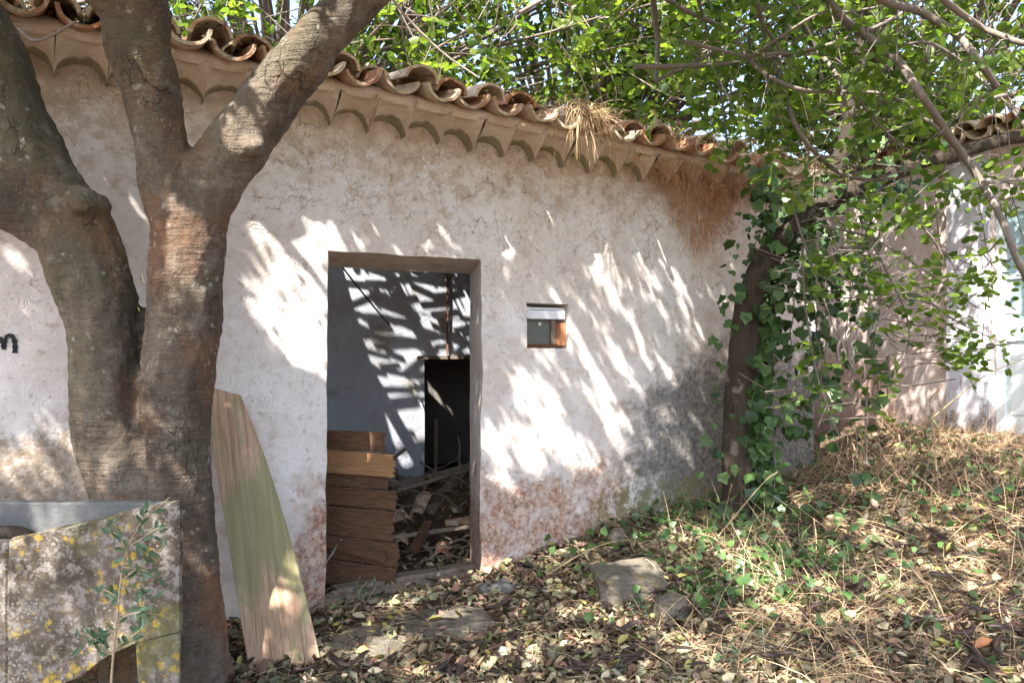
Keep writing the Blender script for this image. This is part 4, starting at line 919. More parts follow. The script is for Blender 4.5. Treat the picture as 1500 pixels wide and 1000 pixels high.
for k, (x_, y_, z_, rz, lab) in enumerate(((2.32, 1.12, 0.20, .6, 'rounded orange roof tile on the rubble beside the door planks'), (2.62, 1.35, 0.30, 2.1, 'broken roof tile half buried in the middle of the rubble'), (2.2, .85, .07, -.5, 'small orange tile shard on the floor near the threshold'), (2.85, 1.0, .14, 1.2, 'grey broken tile against the right side of the rubble'), (2.5, 0.75, 0.05, 2.7, 'tile fragment lying on leaves behind the threshold'))):
    o = bpy.data.objects.new('broken_tile', random.choice(CV)); link(o); o.location = (x_, y_, z_); o.rotation_euler = (random.gauss(0, .5), random.gauss(0, .5), rz); s_ = (0.9, 0.75, 0.5, .6, .5)[k]; o.scale = (s_, s_ * .7, s_); tag(o, lab, 'roof tile')
base = None
for k in range(46):
    a_ = np.array([rng.uniform(1.9, 3.5), rng.uniform(0.5, 2.4), 0]); hgt = 0.36 * max(0, 1 - ((a_[0] - 2.95) / 1.0) ** 2 - ((a_[1] - 1.75) / .7) ** 2) ** .5; an = rng.uniform(0, 6.28); L = rng.uniform(.2, .8); el = rng.uniform(-.1, .5)
    a_[2] = hgt + 0.02; b_ = a_ + L * np.array([math.cos(an) * math.cos(el), 0.5 * math.sin(an), math.sin(el)]); r = rng.uniform(.006, .016)
    log('dry_stick', a_, b_, r, r * .6, M['twig'], 'dry stick among the rubble on the room floor', 'stick', 'dry sticks on the rubble heap', seg=6, wob=.02)

# ================================================================== GROUND COVER
LC = np.array([(0.33, 0.25, 0.15), (0.40, 0.33, 0.20), (0.22, 0.13, 0.08), (0.48, 0.42, 0.28), (0.30, 0.30, 0.17), (0.34, 0.20, 0.14), (0.16, 0.10, 0.07), (0.44, 0.30, 0.24), (0.38, 0.36, 0.12), (0.25, 0.24, 0.18)])
LW = np.array([.17, .16, .12, .12, .14, .08, .08, .05, .03, .05]); LW = LW / LW.sum()
def ground_pts(n, px0=-60, px1=1560, py0=660, py1=1040, dens=None):
    """points on the ground inside the view wedge, uniform in picture area weighted towards the front"""
    out = []
    X = rng.uniform(0.2, 7.2, n * 14); Y = rng.uniform(-3.9, 0.0, n * 14); Zg = ground_h(X, Y); P = np.stack([X, Y, Zg], 1); px, py, d = proj(P)
    k = (px > px0) & (px < px1) & (py < py1) & (d > 1.5); P = P[k]; w_ = 1 / d[k] ** 1.0
    if dens is not None: w_ = w_ * dens(P)
    w_ /= w_.sum(); idx = rng.choice(len(P), min(n, (w_ > 0).sum()), replace=False, p=w_); return P[idx]
def step_clear(P): # fewer leaves on the stone slabs
    px, py, d = proj(P); e = ((px - 632) / 110) ** 2 + ((py - 915) / 26) ** 2 < 1; e |= ((px - 530) / 60) ** 2 + ((py - 945) / 30) ** 2 < 1; return np.where(e, 0.10, 1.0)
N = 19000; P = ground_pts(N, dens=lambda P: step_clear(P) * (1 - 0.65 * sst(3.4, 5.2, P[:, 0] - P[:, 1] * .5))); P[:, 2] += rng.uniform(0.0, 0.035, len(P)) ** 1.0
R = rotmats(len(P), 0.45, (0, 0, 1)); flip = rng.random(len(P)) < .4; R[flip, :, 2] *= -1; R[flip, :, 0] *= -1
tc = LC[rng.choice(len(LC), len(P), p=LW)] * rng.uniform(0.7, 1.2, (len(P), 1))
R = R @ np.stack([np.diag(v) for v in np.stack([rng.uniform(.55, 1.35, len(P)), np.ones(len(P)), rng.uniform(.2, 3.2, len(P))], 1)])
tc = tc * (0.36 + 0.68 * rng.random((len(P), 1)) ** 1.4)
tag(leaves('fallen_leaves', LIT, R, P, 0.026 + 0.050 * rng.random(len(P)) ** 1.7, tc, M['litter']), 'carpet of dry tan and olive fallen leaves on the ground', 'leaf litter', kind='stuff')
# leaves inside the doorway
n = 2600; x_ = rng.uniform(1.35, 3.9, n); y_ = rng.uniform(0.0, 2.5, n); hh = 0.37 * np.sqrt(np.clip(1 - ((x_ - 2.95) / 1.0) ** 2 - ((y_ - 1.75) / .68) ** 2, 0, 1)); P = np.stack([x_, y_, hh + rng.uniform(0, .03, n)], 1)
tag(leaves('indoor_leaves', LIT, rotmats(n, 0.5, (0, 0, 1)), P, rng.uniform(.025, .06, n), LC[rng.choice(len(LC), n, p=LW)] * .8, M['litter']), 'dry leaves scattered over the room floor inside the doorway', 'leaf litter', kind='stuff')
# individually built larger fallen leaves in the foreground
cols = [((0.40, 0.17, 0.08), 'large rust orange fallen leaf lying on the leaf litter'), ((0.36, 0.32, 0.10), 'yellowing fallen leaf lying on the leaf litter'), ((0.40, 0.36, 0.26), 'pale cream fallen leaf lying on the leaf litter'), ((0.30, 0.17, 0.13), 'pinkish brown fallen leaf lying on the leaf litter'), ((0.17, 0.20, 0.08), 'olive green fallen leaf lying on the leaf litter')]
lm = []
for c_, l_ in cols:
    o = leaves('fallen_leaf', LIT, np.eye(3)[None], np.zeros((1, 3)), [1.0], np.array([c_]), M['litter']); lm.append(o.data); bpy.data.objects.remove(o)
PF = ground_pts(220, 330, 1500, 780, 1000)
for k, p in enumerate(PF):
    j = (1, 2, 3, 4, 2, 1, 4)[k % 7]; o = bpy.data.objects.new('fallen_leaf', lm[j]); link(o); o.location = (p[0], p[1], p[2] + 0.045); s_ = random.uniform(.05, .085); o.scale = (s_ * random.uniform(.6, 1.1), s_, s_ * random.uniform(.6, 2.5))
    o.rotation_euler = (random.gauss(0, .35), random.gauss(0, .35), random.uniform(0, 6.28)); tag(o, cols[j][1], 'leaf', cols[j][1].replace(' leaf ', ' leaves '))
for px, py, lab in ((318, 940, 'curled rust orange leaf at the foot of the big trunk beside the mossy board'), (1428, 965, 'curled rust orange leaf in the bottom right corner of the ground')):
    p = onG(px, py); o = bpy.data.objects.new('fallen_leaf', lm[0]); link(o); o.location = (p[0], p[1], p[2] + .05); o.scale = (.085, .085, .20); o.rotation_euler = (.35, .3, random.random() * 6); tag(o, lab, 'leaf')
# carob pods
def pod_mesh(seed):
    r_ = random.Random(seed); n = 12; bm = bmesh.new(); prev = None; cv = r_.uniform(-.5, .5)
    for i in range(n + 1):
        t = i / n; x_ = t - .5; yo = cv * (x_ * x_) * 1.2; wv = 0.10 * (math.sin(math.pi * min(1, max(0.04, t))) ** .4) * (1 + .12 * math.sin(t * 40)); th = wv * .38
        ring = [bm.verts.new((x_, yo + wv * math.cos(a), th * math.sin(a) + .03 * math.sin(5 * t + seed))) for a in np.linspace(0, 2 * math.pi, 7)[:-1]]
        if prev:
            for k in range(6): bm.faces.new((prev[k], prev[(k+1) % 6], ring[(k+1) % 6], ring[k]))
        else: bm.faces.new(ring)
        prev = ring
    bm.faces.new(prev[::-1]); bmesh.ops.recalc_face_normals(bm, faces=bm.faces[:]); me = bpy.data.meshes.new('carob_pod'); bm.to_mesh(me); bm.free(); me.materials.append(M['pod']); me.polygons.foreach_set('use_smooth', np.ones(len(me.polygons), bool)); return me
PM = [pod_mesh(i) for i in range(6)]
PP = ground_pts(210, 380, 1500, 700, 1000, dens=lambda P: np.where(P[:, 1] < -0.9, 1.6, .45))
for p in PP:
    o = bpy.data.objects.new('carob_pod', random.choice(PM)); link(o); L = random.uniform(.12, .21); o.scale = (L, L, L); o.location = (p[0], p[1], p[2] + random.uniform(.055, .08)); o.rotation_euler = (random.gauss(0, .4), random.gauss(0, .10), random.uniform(0, 6.28)); tag(o, 'dark dry carob pod lying on the leaf litter', 'seed pod', 'dark carob pods on the ground')

def ribbons(base, d0, L, W, droop, seg=4, wig=0.06):
    n = len(base); d = d0 / np.linalg.norm(d0, axis=1, keepdims=True); side = np.cross(d, rng.normal(size=(n, 3))); side /= np.linalg.norm(side, axis=1, keepdims=True)
    p = base.copy(); V = np.zeros((n, (seg + 1) * 2, 3))
    for s in range(seg + 1):
        ww = (W * (1 - 0.8 * s / seg))[:, None]; V[:, 2*s] = p - side * ww; V[:, 2*s+1] = p + side * ww
        d = d + np.array([0, 0, -1]) * droop[:, None] / seg + rng.normal(size=(n, 3)) * wig; d /= np.linalg.norm(d, axis=1, keepdims=True); p = p + d * (L / seg)[:, None]
    Fq = np.array([(2*s, 2*s+1, 2*s+3, 2*s+2) for s in range(seg)]); Fc = (Fq[None] + (np.arange(n) * (seg + 1) * 2)[:, None, None]).reshape(-1, 4)
    return V.reshape(-1, 3), Fc
def blades(name, base, d0, L, W, droop, c0, c1, mat, seg=4, parent=None, wig=.06):
    V, Fc = ribbons(base, d0, L, W, droop, seg, wig); t = rng.random((len(base), 1)); c_ = np.array(c0) * (1 - t) + np.array(c1) * t
    return mesh_np(name, V, Fc, mat, parent, np.repeat(c_, (seg + 1) * 2, axis=0))
# dry grass on the mound
dens = lambda P: sst(2.9, 4.4, P[:, 0] - P[:, 1] * .6) * (0.25 + (np.sin(3.3 * P[:, 0] + 1.7 * P[:, 1]) * np.sin(4.1 * P[:, 1] - P[:, 0]) > -.15)) * sst(-3.6, -2.2, P[:, 1])
n = 17000; P = ground_pts(n, 780, 1560, 600, 1040, dens); n = len(P); d0 = rng.normal(size=(n, 3)) * [1, 1, .45] + [0.15, 0, .42]
tag(blades('dry_grass', P + [0, 0, .005], d0, 0.06 + .42 * rng.random(n) ** 1.6, rng.uniform(.0008, .003, n), rng.uniform(.3, 2.2, n), (0.30, 0.18, 0.10), (0.74, 0.56, 0.34), M['straw'], 4, None, .10), 'tangled dry straw coloured grass on the mound at right', 'dry grass', kind='stuff')
n = 2400; P = ground_pts(n, 350, 1500, 760, 1040, lambda P: sst(5.5, 3.5, P[:, 0])); n = len(P); d0 = rng.normal(size=(n, 3)) * [1, 1, .15] + [0, 0, .1]
tag(blades('dry_stalks', P + [0, 0, .035], d0, rng.uniform(.06, .22, n), rng.uniform(.001, .002, n), rng.uniform(0, .4, n), (0.30, 0.20, 0.12), (0.52, 0.42, 0.28), M['straw'], 3, None, .05), 'fine dry stalks strewn over the leaf litter', 'dry stalks', kind='stuff')
# tall dry weeds in front of the wing
n = 900; P = ground_pts(n, 1130, 1560, 560, 780, lambda P: sst(4.6, 5.6, P[:, 0]) + 0.02); n = len(P); d0 = rng.normal(size=(n, 3)) * [.5, .5, .2] + [0.0, 0, .9]
tag(blades('dry_weeds', P, d0, rng.uniform(.15, .55, n), rng.uniform(.0016, .003, n), rng.uniform(0, 1.2, n), (0.42, 0.25, 0.15), (0.60, 0.44, 0.28), M['straw'], 5, None, .10), 'tall reddish dry weeds standing before the farmhouse wing', 'dry weeds', kind='stuff')
# single arching stems seen clearly
for k, (q, lab) in enumerate((([(800, 842, 5.0), (850, 812, 5.1), (890, 795, 5.2), (950, 787, 5.4)], 'long pale stem arching over the ground from the right door jamb towards the mossy stone'), ([(1320, 650, 6.0), (1380, 600, 5.9), (1440, 552, 5.8), (1500, 525, 5.6)], 'long bare tan stem arching before the farmhouse door'), ([(1372, 690, 5.6), (1368, 640, 5.6), (1362, 590, 5.7), (1375, 570, 5.7)], 'upright forked dry weed stalk before the farmhouse wing'), ([(1040, 800, 5.2), (1085, 745, 5.3), (1120, 705, 5.4), (1140, 690, 5.4)], 'bare tan stalk leaning right beside the ivy covered trunk'))):
    pts = crm([pt(*a) for a in q], 5); pts[:, 2] = np.maximum(pts[:, 2], ground_h(pts[:, 0], pts[:, 1]) + .01); V_, F_ = tube_np(pts, np.linspace(.006, .003, len(pts)), 6); tag(mesh_np('bent_weed', V_, F_, M['cane'], None, smooth=True), lab, 'weed')
# ground ivy
dens = lambda P: (np.exp(-(((proj(P)[0] - 1110) / 110) ** 2 + ((proj(P)[1] - 850) / 50) ** 2)) * 3 + np.exp(-(((proj(P)[0] - 1060) / 160) ** 2 + ((proj(P)[1] - 760) / 40) ** 2)) * 1.2 + .09 * sst(3, 5, P[:, 0]) + .22 * np.exp(-(((proj(P)[0] - 1400) / 130) ** 2 + ((proj(P)[1] - 720) / 55) ** 2)) + .15 * np.exp(-(((proj(P)[0] - 860) / 80) ** 2 + ((proj(P)[1] - 850) / 40) ** 2)))
P = ground_pts(1150, 760, 1560, 600, 1040, dens); P[:, 2] += rng.uniform(.02, .13, len(P)); n = len(P)
sel = np.argsort(proj(P)[2])[:260]; rest = np.setdiff1d(np.arange(n), sel)
gi = thing('ground_ivy', onG(1100, 850), 'patch of green ivy creeping over the mound beside the mossy stones', 'ivy')
R = rotmats(n, .75, np.array([-.3, -.5, .9])); sz = rng.uniform(.025, .068, n); ti = green(n, (0.04, 0.085, 0.028), (0.11, 0.19, 0.055))
o = leaves('foliage', IVY, R[rest], P[rest], sz[rest], ti[rest], M['ivy'], gi); o['kind'] = 'stuff'
ivm = []
for k in range(6):
    o = leaves('leaf', IVY, np.eye(3)[None], np.zeros((1, 3)), [1.0], green(1, (0.04, 0.085, 0.028), (0.10, 0.18, 0.05)), M['ivy']); ivm.append(o.data); bpy.data.objects.remove(o)
def leaf_inst(me, R_, p, s, parent):
    m = Matrix([[*(R_[i] * s), p[i]] for i in range(3)] + [[0, 0, 0, 1]]); return inst('leaf', me, m, parent)
for i in sel: leaf_inst(random.choice(ivm), R[i], P[i], sz[i], gi)

# ================================================================== IVY-CLAD TREE
TB = 5.84
itree = thing('ivy_clad_tree', onG(1080, 735), 'dark crooked tree wrapped in ivy standing against the corner of the wall', 'tree')
remesh_limbs('trunk', [
 ch((1083, 780, 5.80, 24), (1078, 700, TB, 21), (1078, 620, TB, 19), (1086, 540, TB, 20), (1095, 470, TB, 20), (1108, 410, TB, 20), (1140, 355, TB, 18), (1190, 308, TB - .03, 16), (1250, 280, TB - .1, 15), (1330, 245, TB - .2, 12), (1400, 225, TB - .3, 10), (1500, 198, TB - .4, 9), (1580, 180, TB - .5, 8)),
 ch((1185, 312, TB, 14), (1215, 265, TB, 14), (1238, 215, TB, 13), (1245, 150, TB, 11), (1262, 80, TB, 9), (1270, -20, TB, 8), (1290, -200, TB, 6)),
 ch((1100, 450, TB, 14), (1128, 420, TB + .05, 12), (1122, 480, TB + .05, 12), (1125, 540, TB + .08, 10)),
 ch((1318, 250, TB - .2, 10), (1316, 238, TB - .2, 8)),
], 0.016, M['bark_dark'], itree, amp=0.022, smooth_it=2, freq=7)
# ivy
BL = [(1086, 540), (1095, 470), (1108, 410), (1140, 355), (1190, 308), (1250, 280), (1330, 245), (1400, 225), (1500, 198)]
def on_branch(px, py, w):
    r_ = np.zeros(len(px), bool)
    for (a0, b0), (a1, b1) in zip(BL, BL[1:]):
        L2 = (a1 - a0) ** 2 + (b1 - b0) ** 2; t = np.clip(((px - a0) * (a1 - a0) + (py - b0) * (b1 - b0)) / L2, 0, 1); r_ |= np.hypot(px - a0 - t * (a1 - a0), py - b0 - t * (b1 - b0)) < w
    return r_
ivy = thing('climbing_ivy', onG(1115, 720), 'dark green ivy climbing the crooked tree and hanging in strands from it', 'ivy')
path = crm([pt(1083, 740, 5.75), pt(1082, 620, TB), pt(1086, 540, TB), pt(1095, 470, TB), pt(1108, 410, TB), pt(1140, 355, TB), pt(1190, 308, TB), pt(1250, 280, TB - .1), pt(1330, 250, TB - .2)], 14)
IP = []
for p in path:
    for k in range(5): IP.append(p + rng.normal(size=3) * [.13, .07, .09] + [0, -.05, 0])
strands = Acc()
for (px, py, L, d) in ((1105, 480, 2.2, TB), (1115, 500, 1.9, TB), (1130, 420, 1.9, TB), (1105, 540, 1.6, TB), (1180, 350, 1.3, TB - .1), (1240, 330, 1.9, TB - .1), (1215, 340, 1.6, TB - .1), (1262, 320, 1.3, TB - .1), (1160, 340, 1.5, TB), (1120, 560, 1.2, TB), (1095, 600, .9, TB), (1118, 610, .9, TB), (1290, 330, 1.2, TB - .2), (1140, 280, .7, TB), (1115, 255, .9, TB + .1), (1205, 480, .8, TB), (1120, 650, .6, TB)):
    p = pt(px, py, d); L = min(L, p[2] - 0.45); q = [p]; dd = np.array([0, 0, -1.0])
    for s in range(12): q.append(q[-1] + dd * L / 12 + rng.normal(size=3) * [.022, .022, .01])
    q = np.array(q); strands.add(*tube_np(q, np.full(len(q), .004), 4, cap=False))
    for a in q:
        for k in range(3 if rng.random() < .8 else 1): IP.append(a + rng.normal(size=3) * [.05, .05, .05])
for k in range(420): # masses beside the trunk
    c0 = [(1110, 480, 36, 50), (1130, 440, 50, 40), (1105, 640, 26, 60), (1180, 390, 60, 40), (1150, 330, 50, 30), (1230, 430, 60, 50), (1120, 700, 26, 30), (1120, 270, 22, 30)][k % 8]
    IP.append(pt(rng.normal(c0[0], c0[2] * .6), rng.normal(c0[1], c0[3] * .6), TB + rng.normal() * .10))
IP = np.array(IP); ipx, ipy, _d = proj(IP); k = (IP[:, 1] < -.02) & ~((ipx > 1058) & (ipx < 1097) & (ipy > 490) & (rng.random(len(IP)) < .85)) & ~(on_branch(ipx, ipy, 16) & (rng.random(len(IP)) < .7)); IP = IP[k]; n = len(IP); R = rotmats(n, .55, np.array([-.45, -.75, .35])); R[:, :, 1] = R[:, :, 1]
# tips point down
y_ = np.array([0, 0, -1.0]) + rng.normal(size=(n, 3)) * .45; zc = R[:, :, 2]; y_ -= (y_ * zc).sum(1, keepdims=True) * zc; y_ /= np.linalg.norm(y_, axis=1, keepdims=True); R = np.stack([np.cross(y_, zc), y_, zc], 2)
sz = rng.uniform(.045, .105, n); ti = green(n, (0.025, 0.055, 0.022), (0.085, 0.15, 0.045)); idx = rng.permutation(n); sel = idx[:280]; rest = idx[280:]
o = leaves('foliage', IVY, R[rest], IP[rest], sz[rest], ti[rest], M['ivy'], ivy); o['kind'] = 'stuff'
for i in sel: leaf_inst(random.choice(ivm), R[i], IP[i], sz[i], ivy)
o = strands.build('stems', M['twig'], ivy); o['kind'] = 'stuff'
# ================================================================== OVERHANGING CANOPY: branches + leaves
carob = thing('overhanging_carob', (8.2, -2.6, 0.6), 'carob tree whose arching branches hang into the top right of the view', 'tree')
V_, F_ = tube_np(crm([(8.2, -2.6, .4), (8.15, -2.6, 1.6), (7.9, -2.5, 2.9), (7.3, -2.3, 4.3), (6.4, -2.2, 5.4), (5.2, -2.1, 6.2)], 6), np.linspace(.2, .07, 31), 12); mesh_np('trunk', V_, F_, M['bark'], carob, smooth=True)
BR = [  # (points px,py), depth, radius px
 ([(1120, -180), (1213, 0), (1262, 48), (1313, 87), (1350, 140), (1383, 187), (1433, 260), (1467, 320), (1492, 385), (1530, 450)], 4.3, 6.5),
 ([(1200, -60), (1293, 0), (1347, 17), (1400, 50), (1430, 85), (1457, 123), (1478, 150), (1500, 180), (1560, 260)], 4.1, 6),
 ([(1340, -50), (1383, 0), (1433, 37), (1465, 52), (1500, 64), (1560, 80)], 4.0, 5),
 ([(930, 98), (1000, 97), (1100, 90), (1200, 70), (1283, 40), (1350, 0), (1400, -50)], 4.6, 3.4),
 ([(930, -30), (1000, 13), (1067, 47), (1110, 100), (1167, 130), (1230, 135), (1300, 140), (1367, 183), (1420, 240), (1460, 300)], 4.6, 3.4),
 ([(1085, -70), (1107, 0), (1127, 73), (1147, 133), (1173, 197), (1220, 247), (1267, 263), (1310, 262)], 4.8, 4),
 ([(955, -70), (957, 0), (963, 60), (961, 120)], 4.8, 5),
 ([(1120, 80), (1150, 78), (1210, 80), (1290, 75), (1350, 62), (1385, 75), (1420, 100), (1460, 140)], 4.5, 2.8),
 ([(1010, -40), (1040, 60), (1055, 130), (1065, 210)], 5.0, 2.5),
 ([(1150, -40), (1170, 20), (1195, 70), (1225, 110), (1240, 160)], 4.7, 4),
 ([(560, -20), (600, 30), (650, 78), (700, 113)], 5.6, 1.8), ([(760, 20), (810, -10), (860, -50)], 5.5, 3),
 ([(870, 90), (880, 140), (890, 190)], 5.6, 1.5), ([(1110, 5), (1120, 40), (1140, 70), (1145, 110)], 4.5, 2.6),
 ([(962, 118), (1000, 100), (1040, 80), (1100, 30)], 4.7, 2.5), ([(1090, 150), (1100, 170), (1120, 130), (1150, 90)], 4.6, 1.8), ([(1435, 150), (1470, 140), (1500, 138), (1550, 140)], 4.1, 3),
 ([(1440, 268), (1470, 265), (1510, 262), (1560, 255)], 4.2, 3), ([(1260, 150), (1290, 185), (1320, 215), (1350, 225)], 4.6, 2), ([(1270, 60), (1285, 90), (1310, 105), (1390, 155)], 4.5, 2.4),
 ([(1000, 60), (1060, 75), (1100, 82), (1135, 60), (1200, 20), (1240, 18), (1290, 10)], 4.4, 2.6), ([(1350, 330), (1385, 370), (1440, 372), (1465, 350)], 4.4, 1.6),
]
BPTS = []
for q, d, r in BR:
    pts = crm([pt(a, b_, d + 0.15 * math.sin(i * 1.7 + d)) for i, (a, b_) in enumerate(q)], 6); m = len(pts)
    V_, F_ = tube_np(pts, np.linspace(1.1, .7, m) * r * d / F, 8); mesh_np('branch', V_, F_, M['twig'], carob, smooth=True); BPTS.append(pts)
tw = Acc(); SP, SD = [], []
for pts in BPTS:
    m = len(pts)
    for k in range(int(m * 0.42)):
        p = pts[rng.integers(m)]; d = rng.normal(size=3); d[2] -= .5; d /= np.linalg.norm(d); L = rng.uniform(.10, .45); e = p + d * L + [0, 0, -.05]; q = crm([p, p + d * L * .5, e], 3); tw.add(*tube_np(q, np.linspace(.004, .0018, len(q)), 4, cap=False))
        for j in range(2): SP.append(p + (e - p) * rng.uniform(.2, 1) + AX * rng.uniform(-.05, .5)); SD.append(d + rng.normal(size=3) * .6)
# right-hand hanging spray in front of the wing
for cx, cy, sx, sy, nn in ((1330, 430, 90, 45, 46), (1400, 505, 60, 26, 30), (1250, 380, 80, 50, 32), (1300, 300, 90, 36, 24), (1200, 540, 50, 60, 14), (1440, 420, 30, 45, 12), (1180, 250, 50, 40, 20), (1290, 560, 40, 50, 6)):
    for k in range(nn):
        e = pt(rng.normal(cx, sx * .55), rng.normal(cy, sy * .6), rng.uniform(4.6, 5.6)); d = np.array([rng.normal() * .6 + .4, rng.normal() * .6 - .2, rng.normal() * .3 - .15]); L = rng.uniform(.15, .4)
        q = crm([e - d * L, e - d * L * .4 + rng.normal(size=3) * .03, e], 3); tw.add(*tube_np(q, np.linspace(.004, .0016, len(q)), 4, cap=False)); SP.append(e); SD.append(d)
o = tw.build('twigs', M['twig'], carob); o['kind'] = 'stuff'
# crossing long thin twigs in the spray
for q in ([(1160, 300), (1200, 420), (1240, 520), (1270, 580)], [(1260, 320), (1300, 400), (1330, 470), (1325, 520), (1290, 560)], [(1280, 440), (1340, 430), (1400, 470), (1475, 505)], [(1300, 520), (1305, 555), (1330, 565), (1400, 555)], [(1200, 330), (1280, 350), (1360, 400), (1430, 450)], [(1270, 570), (1268, 620), (1270, 680)], [(1175, 360), (1180, 450), (1200, 560), (1230, 640)]):
    pts = crm([pt(a, b_, 5.1 + .1 * math.sin(i)) for i, (a, b_) in enumerate(q)], 5); V_, F_ = tube_np(pts, np.linspace(.009, .004, len(pts)), 6); mesh_np('branch', V_, F_, M['twig'], carob, smooth=True)
SP, SD = np.array(SP), np.array(SD); P, R, Z = sprigs(SP, SD, 6, .17, .062)
lpx, lpy, _d = proj(P); k = sun_keep(P, .6) & (P[:, 1] < -0.05) & ~(on_branch(lpx, lpy, 17) & (rng.random(len(P)) < .8)) & ~((lpx < 1120) & (lpy > 300)); P, R, Z = P[k], R[k], Z[k]; ti = green(len(P), (0.06, 0.11, 0.02), (0.20, 0.28, 0.06))
near = np.argsort(proj(P)[2] + (~((proj(P)[1] > 0) & (proj(P)[0] < 1500))) * 99); sel = near[:280]; rest = near[280:]
o = leaves('crown', OVAL, R[rest], P[rest], Z[rest], ti[rest], M['leaf'], carob); o['kind'] = 'stuff'
ovm = []
for k in range(6):
    o = leaves('leaf', OVAL, np.eye(3)[None], np.zeros((1, 3)), [1.0], green(1, (0.06, 0.11, 0.02), (0.20, 0.28, 0.06)), M['leaf']); ovm.append(o.data); bpy.data.objects.remove(o)
for i in sel: leaf_inst(random.choice(ovm), R[i], P[i], Z[i], carob)
# dark pods hanging in the canopy
for px, py in ((1123, 120), (1312, 100), (1358, 78), (1098, 65), (1228, 515), (1268, 545), (1352, 20), (1474, 320)):
    p = pt(px, py, 4.5); o = bpy.data.objects.new('hanging_pod', random.choice(PM)); link(o); o.scale = (.13, .13, .13); o.location = tuple(p); o.rotation_euler = (0, math.pi / 2 + random.gauss(0, .2), random.random() * 3); tag(o, 'dark carob pod hanging among the leaves of the overhanging branches', 'seed pod', 'dark pods hanging in the canopy')

# background carob trees beyond the roof
def back_tree(trunk_xy, label, boxes, nspr, ls=.07, seedt=0, sky=()):
    t = thing('carob_tree', (trunk_xy[0], trunk_xy[1], 0), label, 'tree'); x0, y0 = trunk_xy
    acc = Acc(); V_, F_ = tube_np(crm([(x0, y0, -.2), (x0 + .1, y0, 1.2), (x0 - .1, y0 + .1, 2.6), (x0, y0, 3.8)], 6), np.linspace(.26, .16, 19), 12); mesh_np('trunk', V_, F_, M['bark'], t, smooth=True)
    C_, D_ = [], []
    for (cx, cy, sx, sy, d0, d1, w_) in boxes:
        m = int(nspr * w_ * 0.8); px = rng.uniform(cx - sx, cx + sx, m); py = rng.uniform(cy - sy, cy + sy, m); d = rng.uniform(d0, d1, m)
        c_ = np.array([pt(a, b_, e) for a, b_, e in zip(px, py, d)]); C_.append(c_)
    C_ = np.vstack(C_)
    # clumping
    q = np.array([mnoise.noise(Vector(c * 1.7 + seedt)) + .6 * mnoise.noise(Vector(c * 4.1 + seedt)) for c in C_]); C_ = C_[q > -.05]
    px, py, d = proj(C_); kk = np.ones(len(C_), bool)
    for (a, b_, rx, ry) in sky: kk &= ~((((px - a) / rx) ** 2 + ((py - b_) / ry) ** 2 < 1) & (rng.random(len(px)) < .93))
    C_ = C_[kk]; C_ = C_[(C_[:, 2] > 3.0) | (C_[:, 1] > 5.8)]
    for c_ in C_[rng.permutation(len(C_))[:130]]:
        b0 = np.array([x0, y0, 3.6]); mid = (b0 + c_) / 2 + [0, 0, .5] + rng.normal(size=3) * .2; q = crm([b0, mid, c_], 5); acc.add(*tube_np(q, np.linspace(.05, .008, len(q)), 5 if False else 6, cap=False))
    for c_ in C_[rng.permutation(len(C_))[:500]]:
        dd = rng.normal(size=3) * .4 + [0, 0, .3]; q = crm([c_, c_ + dd * .5 + rng.normal(size=3) * .05, c_ + dd], 3); acc.add(*tube_np(q, np.linspace(.004, .009, len(q)), 4, cap=False))
    o = acc.build('branches', M['twig'], t); o['kind'] = 'stuff'
    P, R, Z = sprigs(C_, rng.normal(size=C_.shape) + [0, 0, -.4], 8, .22, ls); k = sun_keep(P, .0) & ((P[:, 2] > roof_z(0, 0) + .15) | (P[:, 1] > 6)); P, R, Z = P[k], R[k], Z[k]
    o = leaves('crown', OVAL, R, P, Z, green(len(P), (0.03, 0.065, 0.014), (0.19, 0.25, 0.05)), M['leaf'], t); o['kind'] = 'stuff'; print(label[:20], len(P))
SKY = [(1095, 165, 45, 55), (1085, 135, 30, 35), (1010, 150, 32, 26), (1000, 175, 40, 14), (1060, 40, 22, 10), (590, 70, 12, 10), (810, 135, 10, 8), (325, 30, 12, 12), (1400, 60, 14, 10), (1265, 20, 12, 9), (1345, 30, 14, 8), (1140, 25, 14, 12), (940, 150, 20, 10), (985, 190, 30, 8), (490, 90, 8, 8), (1205, 235, 12, 10)]
back_tree((3.0, 7.6), 'leafy carob tree rising behind the middle of the tiled roof', [(700, 60, 300, 190, 6.8, 9.0, .85), (480, 20, 260, 130, 6.2, 8.0, .35), (560, -260, 400, 160, 7, 9, .5)], 2500, .078, 0, SKY)
back_tree((7.2, 6.0), 'leafy carob tree rising behind the right end of the tiled roof', [(1080, 100, 240, 180, 7.2, 9.5, .75), (960, 40, 160, 170, 6.6, 8.5, .35), (1000, -260, 350, 150, 7, 9, .4)], 1900, .078, 5, SKY)
back_tree((12.0, 3.5), 'large leafy carob tree overtopping the farmhouse wing', [(1380, 80, 260, 150, 6.0, 10, .62), (1280, 150, 160, 60, 6.0, 8.0, .15), (1350, -220, 350, 120, 6, 9, .4)], 2100, .078, 9, SKY)
back_tree((-1.8, 7.5), 'leafy carob tree behind the left end of the roof', [(80, 0, 300, 90, 6.5, 9, 1.0)], 700, .075, 11)

